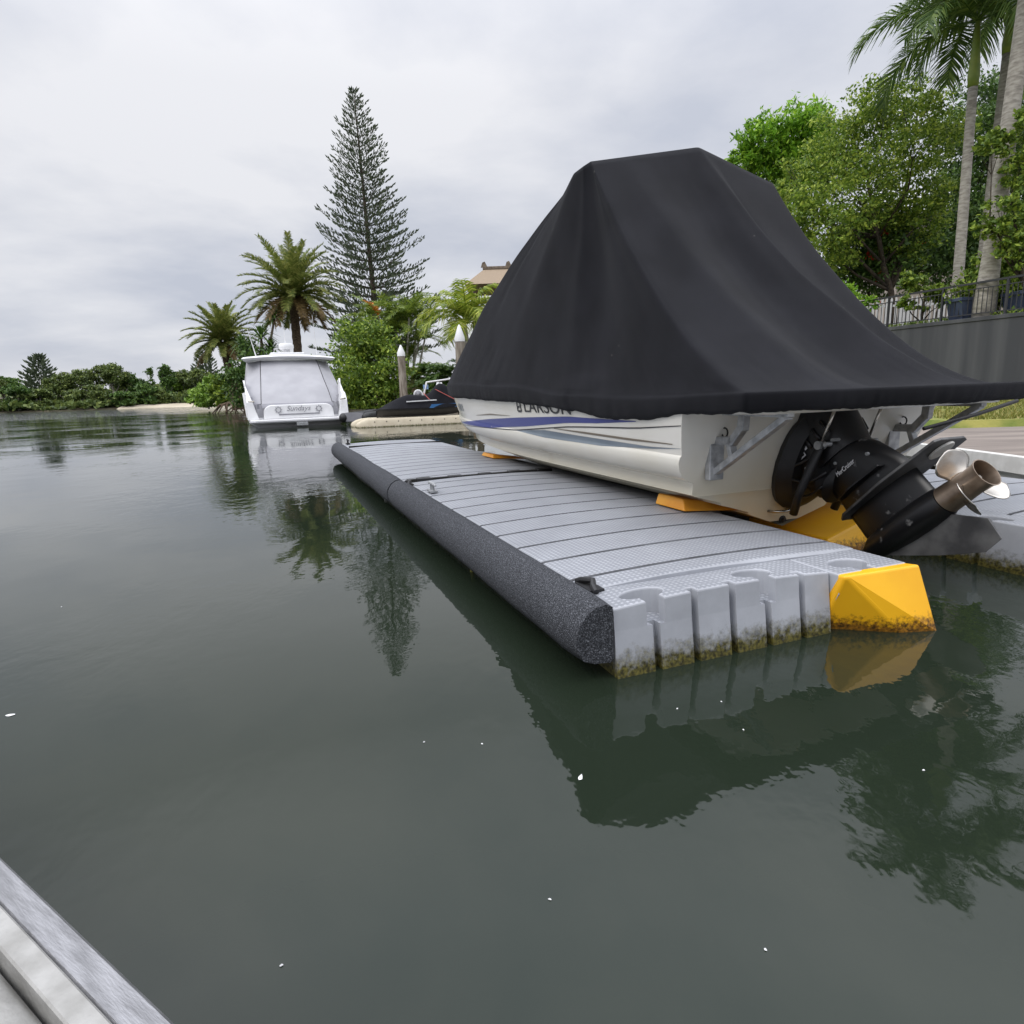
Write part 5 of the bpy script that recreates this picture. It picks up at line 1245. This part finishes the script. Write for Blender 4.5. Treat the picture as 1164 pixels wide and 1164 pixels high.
for px, py, wpx, kd, lab in FT:
    Y = 104 + random.uniform(0, 5) + (0 if py > 438 else 4); x = gx(px, Y); Y = far_y(x)+ (3 if py > 438 else random.uniform(7, 12)); x = gx(px, Y)
    top = at(px, py-3.5, Y).z; base = Vector((x, Y, .6)); rr = wpx/FPX*Y
    lobes = []; hgt = top-.6
    for q in range(7 if wpx > 9 else 4):
        a = q*2.4; lobes.append(((x+rr*.62*math.cos(a)*(.4+.6*random.random()), Y+rr*.5*math.sin(a),   .6+hgt*(.48+.38*random.random())), (rr*.40, rr*.40, hgt*.13)))
    lobes.append(((x, Y, top-hgt*.12), (rr*.45, rr*.45, hgt*.13)))
    if py > 438 or kd == 'b' or random.random() < .6: lobes += [((x-rr*.4, Y-.5, .6+hgt*.2), (rr*.5, rr*.5, hgt*.22)), ((x+rr*.4, Y-.5, .6+hgt*.2), (rr*.5, rr*.5, hgt*.22))]
    broadleaf('bank_tree', base, lobes, 4200 if wpx > 9 else 800, .40, mats_[kd], lab, 'tree', 'trees along the far bank', r0=.22 if wpx > 9 else .14, bark=BARK_GREY, clump=.4, per=20)
for px, py, Y, wd2, lab in ((44, 406, 112, 3.6, 'conifer with tiered branches rising on the left of the far bank'), (234, 404, 116, 3.4, 'distant conifer tip beyond the shorter date palm')):
    norfolk(ground(px, Y, .8), at(px, py, Y), wd2, 15, lab, 'bank_conifer', 'conifers on the far bank', .9, 1.0)
# undergrowth closing the bank behind the trees: reads as one mass
n = 26000; xs = -150+165*rng.random(n); ys = 100+.10*(xs+60)+2.5*np.sin(xs*.09)+1.2*np.sin(xs*.31) + np.where(xs < -60, .2, 2.5) + 14*rng.random(n)**1.6
hh = 1.0+.9*np.array([noise.noise(Vector((a*.18, b_*.1, 0))) for a, b_ in zip(xs, ys)])+.12*(ys-100); P = np.stack([xs, ys-2.0*(rng.random(n) < .25)*(xs < -62), .3+np.maximum(.3, hh)*rng.random(n)**.6], 1)
V, Q = leaf_quads(P, .75, .6); o = np_mesh('far_undergrowth', V, Q, LF_FAR); o['kind'] = 'stuff'; o['label'] = 'tangled green undergrowth along the far bank'; o['category'] = 'undergrowth'
# wooded rise far behind, one mass
n = 9000; xs = -260+330*rng.random(n); ys = 150+30*rng.random(n); P = np.stack([xs, ys, 1+rng.random(n)*(3.4+1.4*np.sin(xs*.07)+.9*np.sin(xs*.19))], 1)
V, Q = leaf_quads(P, 1.6, .7); o = np_mesh('far_wood', V, Q, LF_FAR); o['kind'] = 'stuff'; o['label'] = 'distant mass of woodland behind the far bank trees'; o['category'] = 'woodland'
# scrub on the near point behind cruiser and jet ski
for px, py, rp, Y, lm, lab in ((236, 446, 15, 70, LF_FARB, 'bright green scrub at the water left of the short date palm'), (255, 440, 14, 68, LF_OLIVE, 'olive scrub right behind the short date palm trunk')):
    broadleaf('waterside_scrub', ground(px, Y, .4), pxlobes([(px-rp*.6, py+6, rp*.7), (px, py-4, rp*.8), (px+rp*.6, py+5, rp*.7), (px, py+10, rp*.8)], Y), 3500, .4, lm, lab, 'shrub', 'scrub on the point', r0=.08)

# ------------------------------------------------------------------ aluminium dinghy the view is taken from
gd = Vector((.45, -.30, 0)).normalized(); gn = Vector((gd.y, -gd.x, 0))        # gn points inboard
if gn.y > 0: gn = -gn
dg = empty('aluminium_dinghy', Vector((-.93, .99, .0)), 'bare aluminium dinghy whose worn gunwale crosses the bottom left corner', 'dinghy', rz=math.atan2(gd.y, gd.x))
# local x along the gunwale (aft to the right), local y to port (away from the boat); inboard is -y
def gun_y(x): return 0 if x > -.5 else -.10*(x+.5)**2
prof_rail = [(.0, .5), (-.012, .507), (-.040, .512)]
b = MB(); rows = []
for i in range(60):
    x = -1.7+3.4*i/59; y0 = gun_y(x); rows.append([Vector((x, y0+a, z)) for a, z in ((.004, .455), (.008, .497), (.003, .503), (-.036, .510), (-.040, .506), (-.040, .455))])
b.grid(rows, True); b.f += [tuple(range(6)), tuple(59*6+k for k in range(6))]; b.build('gunwale', ALU, dg, smooth=True, auto=30)
b = MB(); rows = []
for i in range(60):
    x = -1.7+3.4*i/59; y0 = gun_y(x); rows.append([Vector((x, y0+a, z)) for a, z in ((-.041, .455), (-.041, .513), (-.044, .516), (-.072, .516), (-.075, .513), (-.075, .455))])
b.grid(rows, True); b.f += [tuple(range(6)), tuple(59*6+k for k in range(6))]; b.build('gunwale_cap', ALUP, dg, smooth=True, auto=30)
b = MB(); b.tube([(-1.7+3.4*i/59, gun_y(-1.7+3.4*i/59)-.125, .462) for i in range(60)], .048, 18); b.build('grab_tube', ALUP, dg, smooth=True, auto=50)
b = MB(); rows = []
for i in range(40):
    x = -2.0+3.8*i/39; nar = 1-max(0, (-x-.6)/1.5)**2*.8 if x < -.6 else 1
    w_ = 1.45*nar; yc = -.725; hs_ = [(0.5, .455), (.47, .25), (.40, .0), (.2, -.12), (0, -.15), (-.2, -.12), (-.40, 0), (-.47, .25), (-.5, .455)]
    rows.append([Vector((x, yc+a*w_, z)) for a, z in hs_])
b.grid(rows); o = b.build('hull', ALU, dg, smooth=True, auto=40); sm = o.modifiers.new('t', 'SOLIDIFY'); sm.thickness = .004
b = MB(); b.box(-1.6, 1.7, -1.2, -.25, .02, .05); b.build('floor', ALU, dg)
b = MB(); b.box(1.78, 1.81, -1.42, -.03, -.05, .45); b.build('transom', ALU, dg)

# ------------------------------------------------------------------ small pale leaves and foam bits floating
for k, (px, py, sz) in enumerate(((12, 813, .034), (660, 884, .028), (548, 846, .012), (770, 806, .012), (820, 798, .012), (1050, 876, .014), (845, 830, .012), (625, 1023, .012), (482, 844, .010), (870, 1080, .010), (320, 1098, .012), (70, 690, .014))):
    d = ray(px, py); t = -CAMH/d.z; p = Vector((0, 0, CAMH))+d*t
    b = MB(); nn = 9; b.add([(sz*(.55 if k < 2 else .38)*(1+.3*math.sin(k+3*q))*math.cos(2*math.pi*q/nn), sz*(.30 if k < 2 else .24)*(1+.3*math.cos(2*k+q))*math.sin(2*math.pi*q/nn), .002) for q in range(nn)]+[(0, 0, .006)], [(q, (q+1) % nn, nn) for q in range(nn)])
    o = b.build('floating_petal', WHITEP); o.location = p; o.rotation_euler = (0, 0, k*1.3); tag(o, 'tiny pale petal drifting on the open dark water', 'petal', 'pale petals drifting on the water')
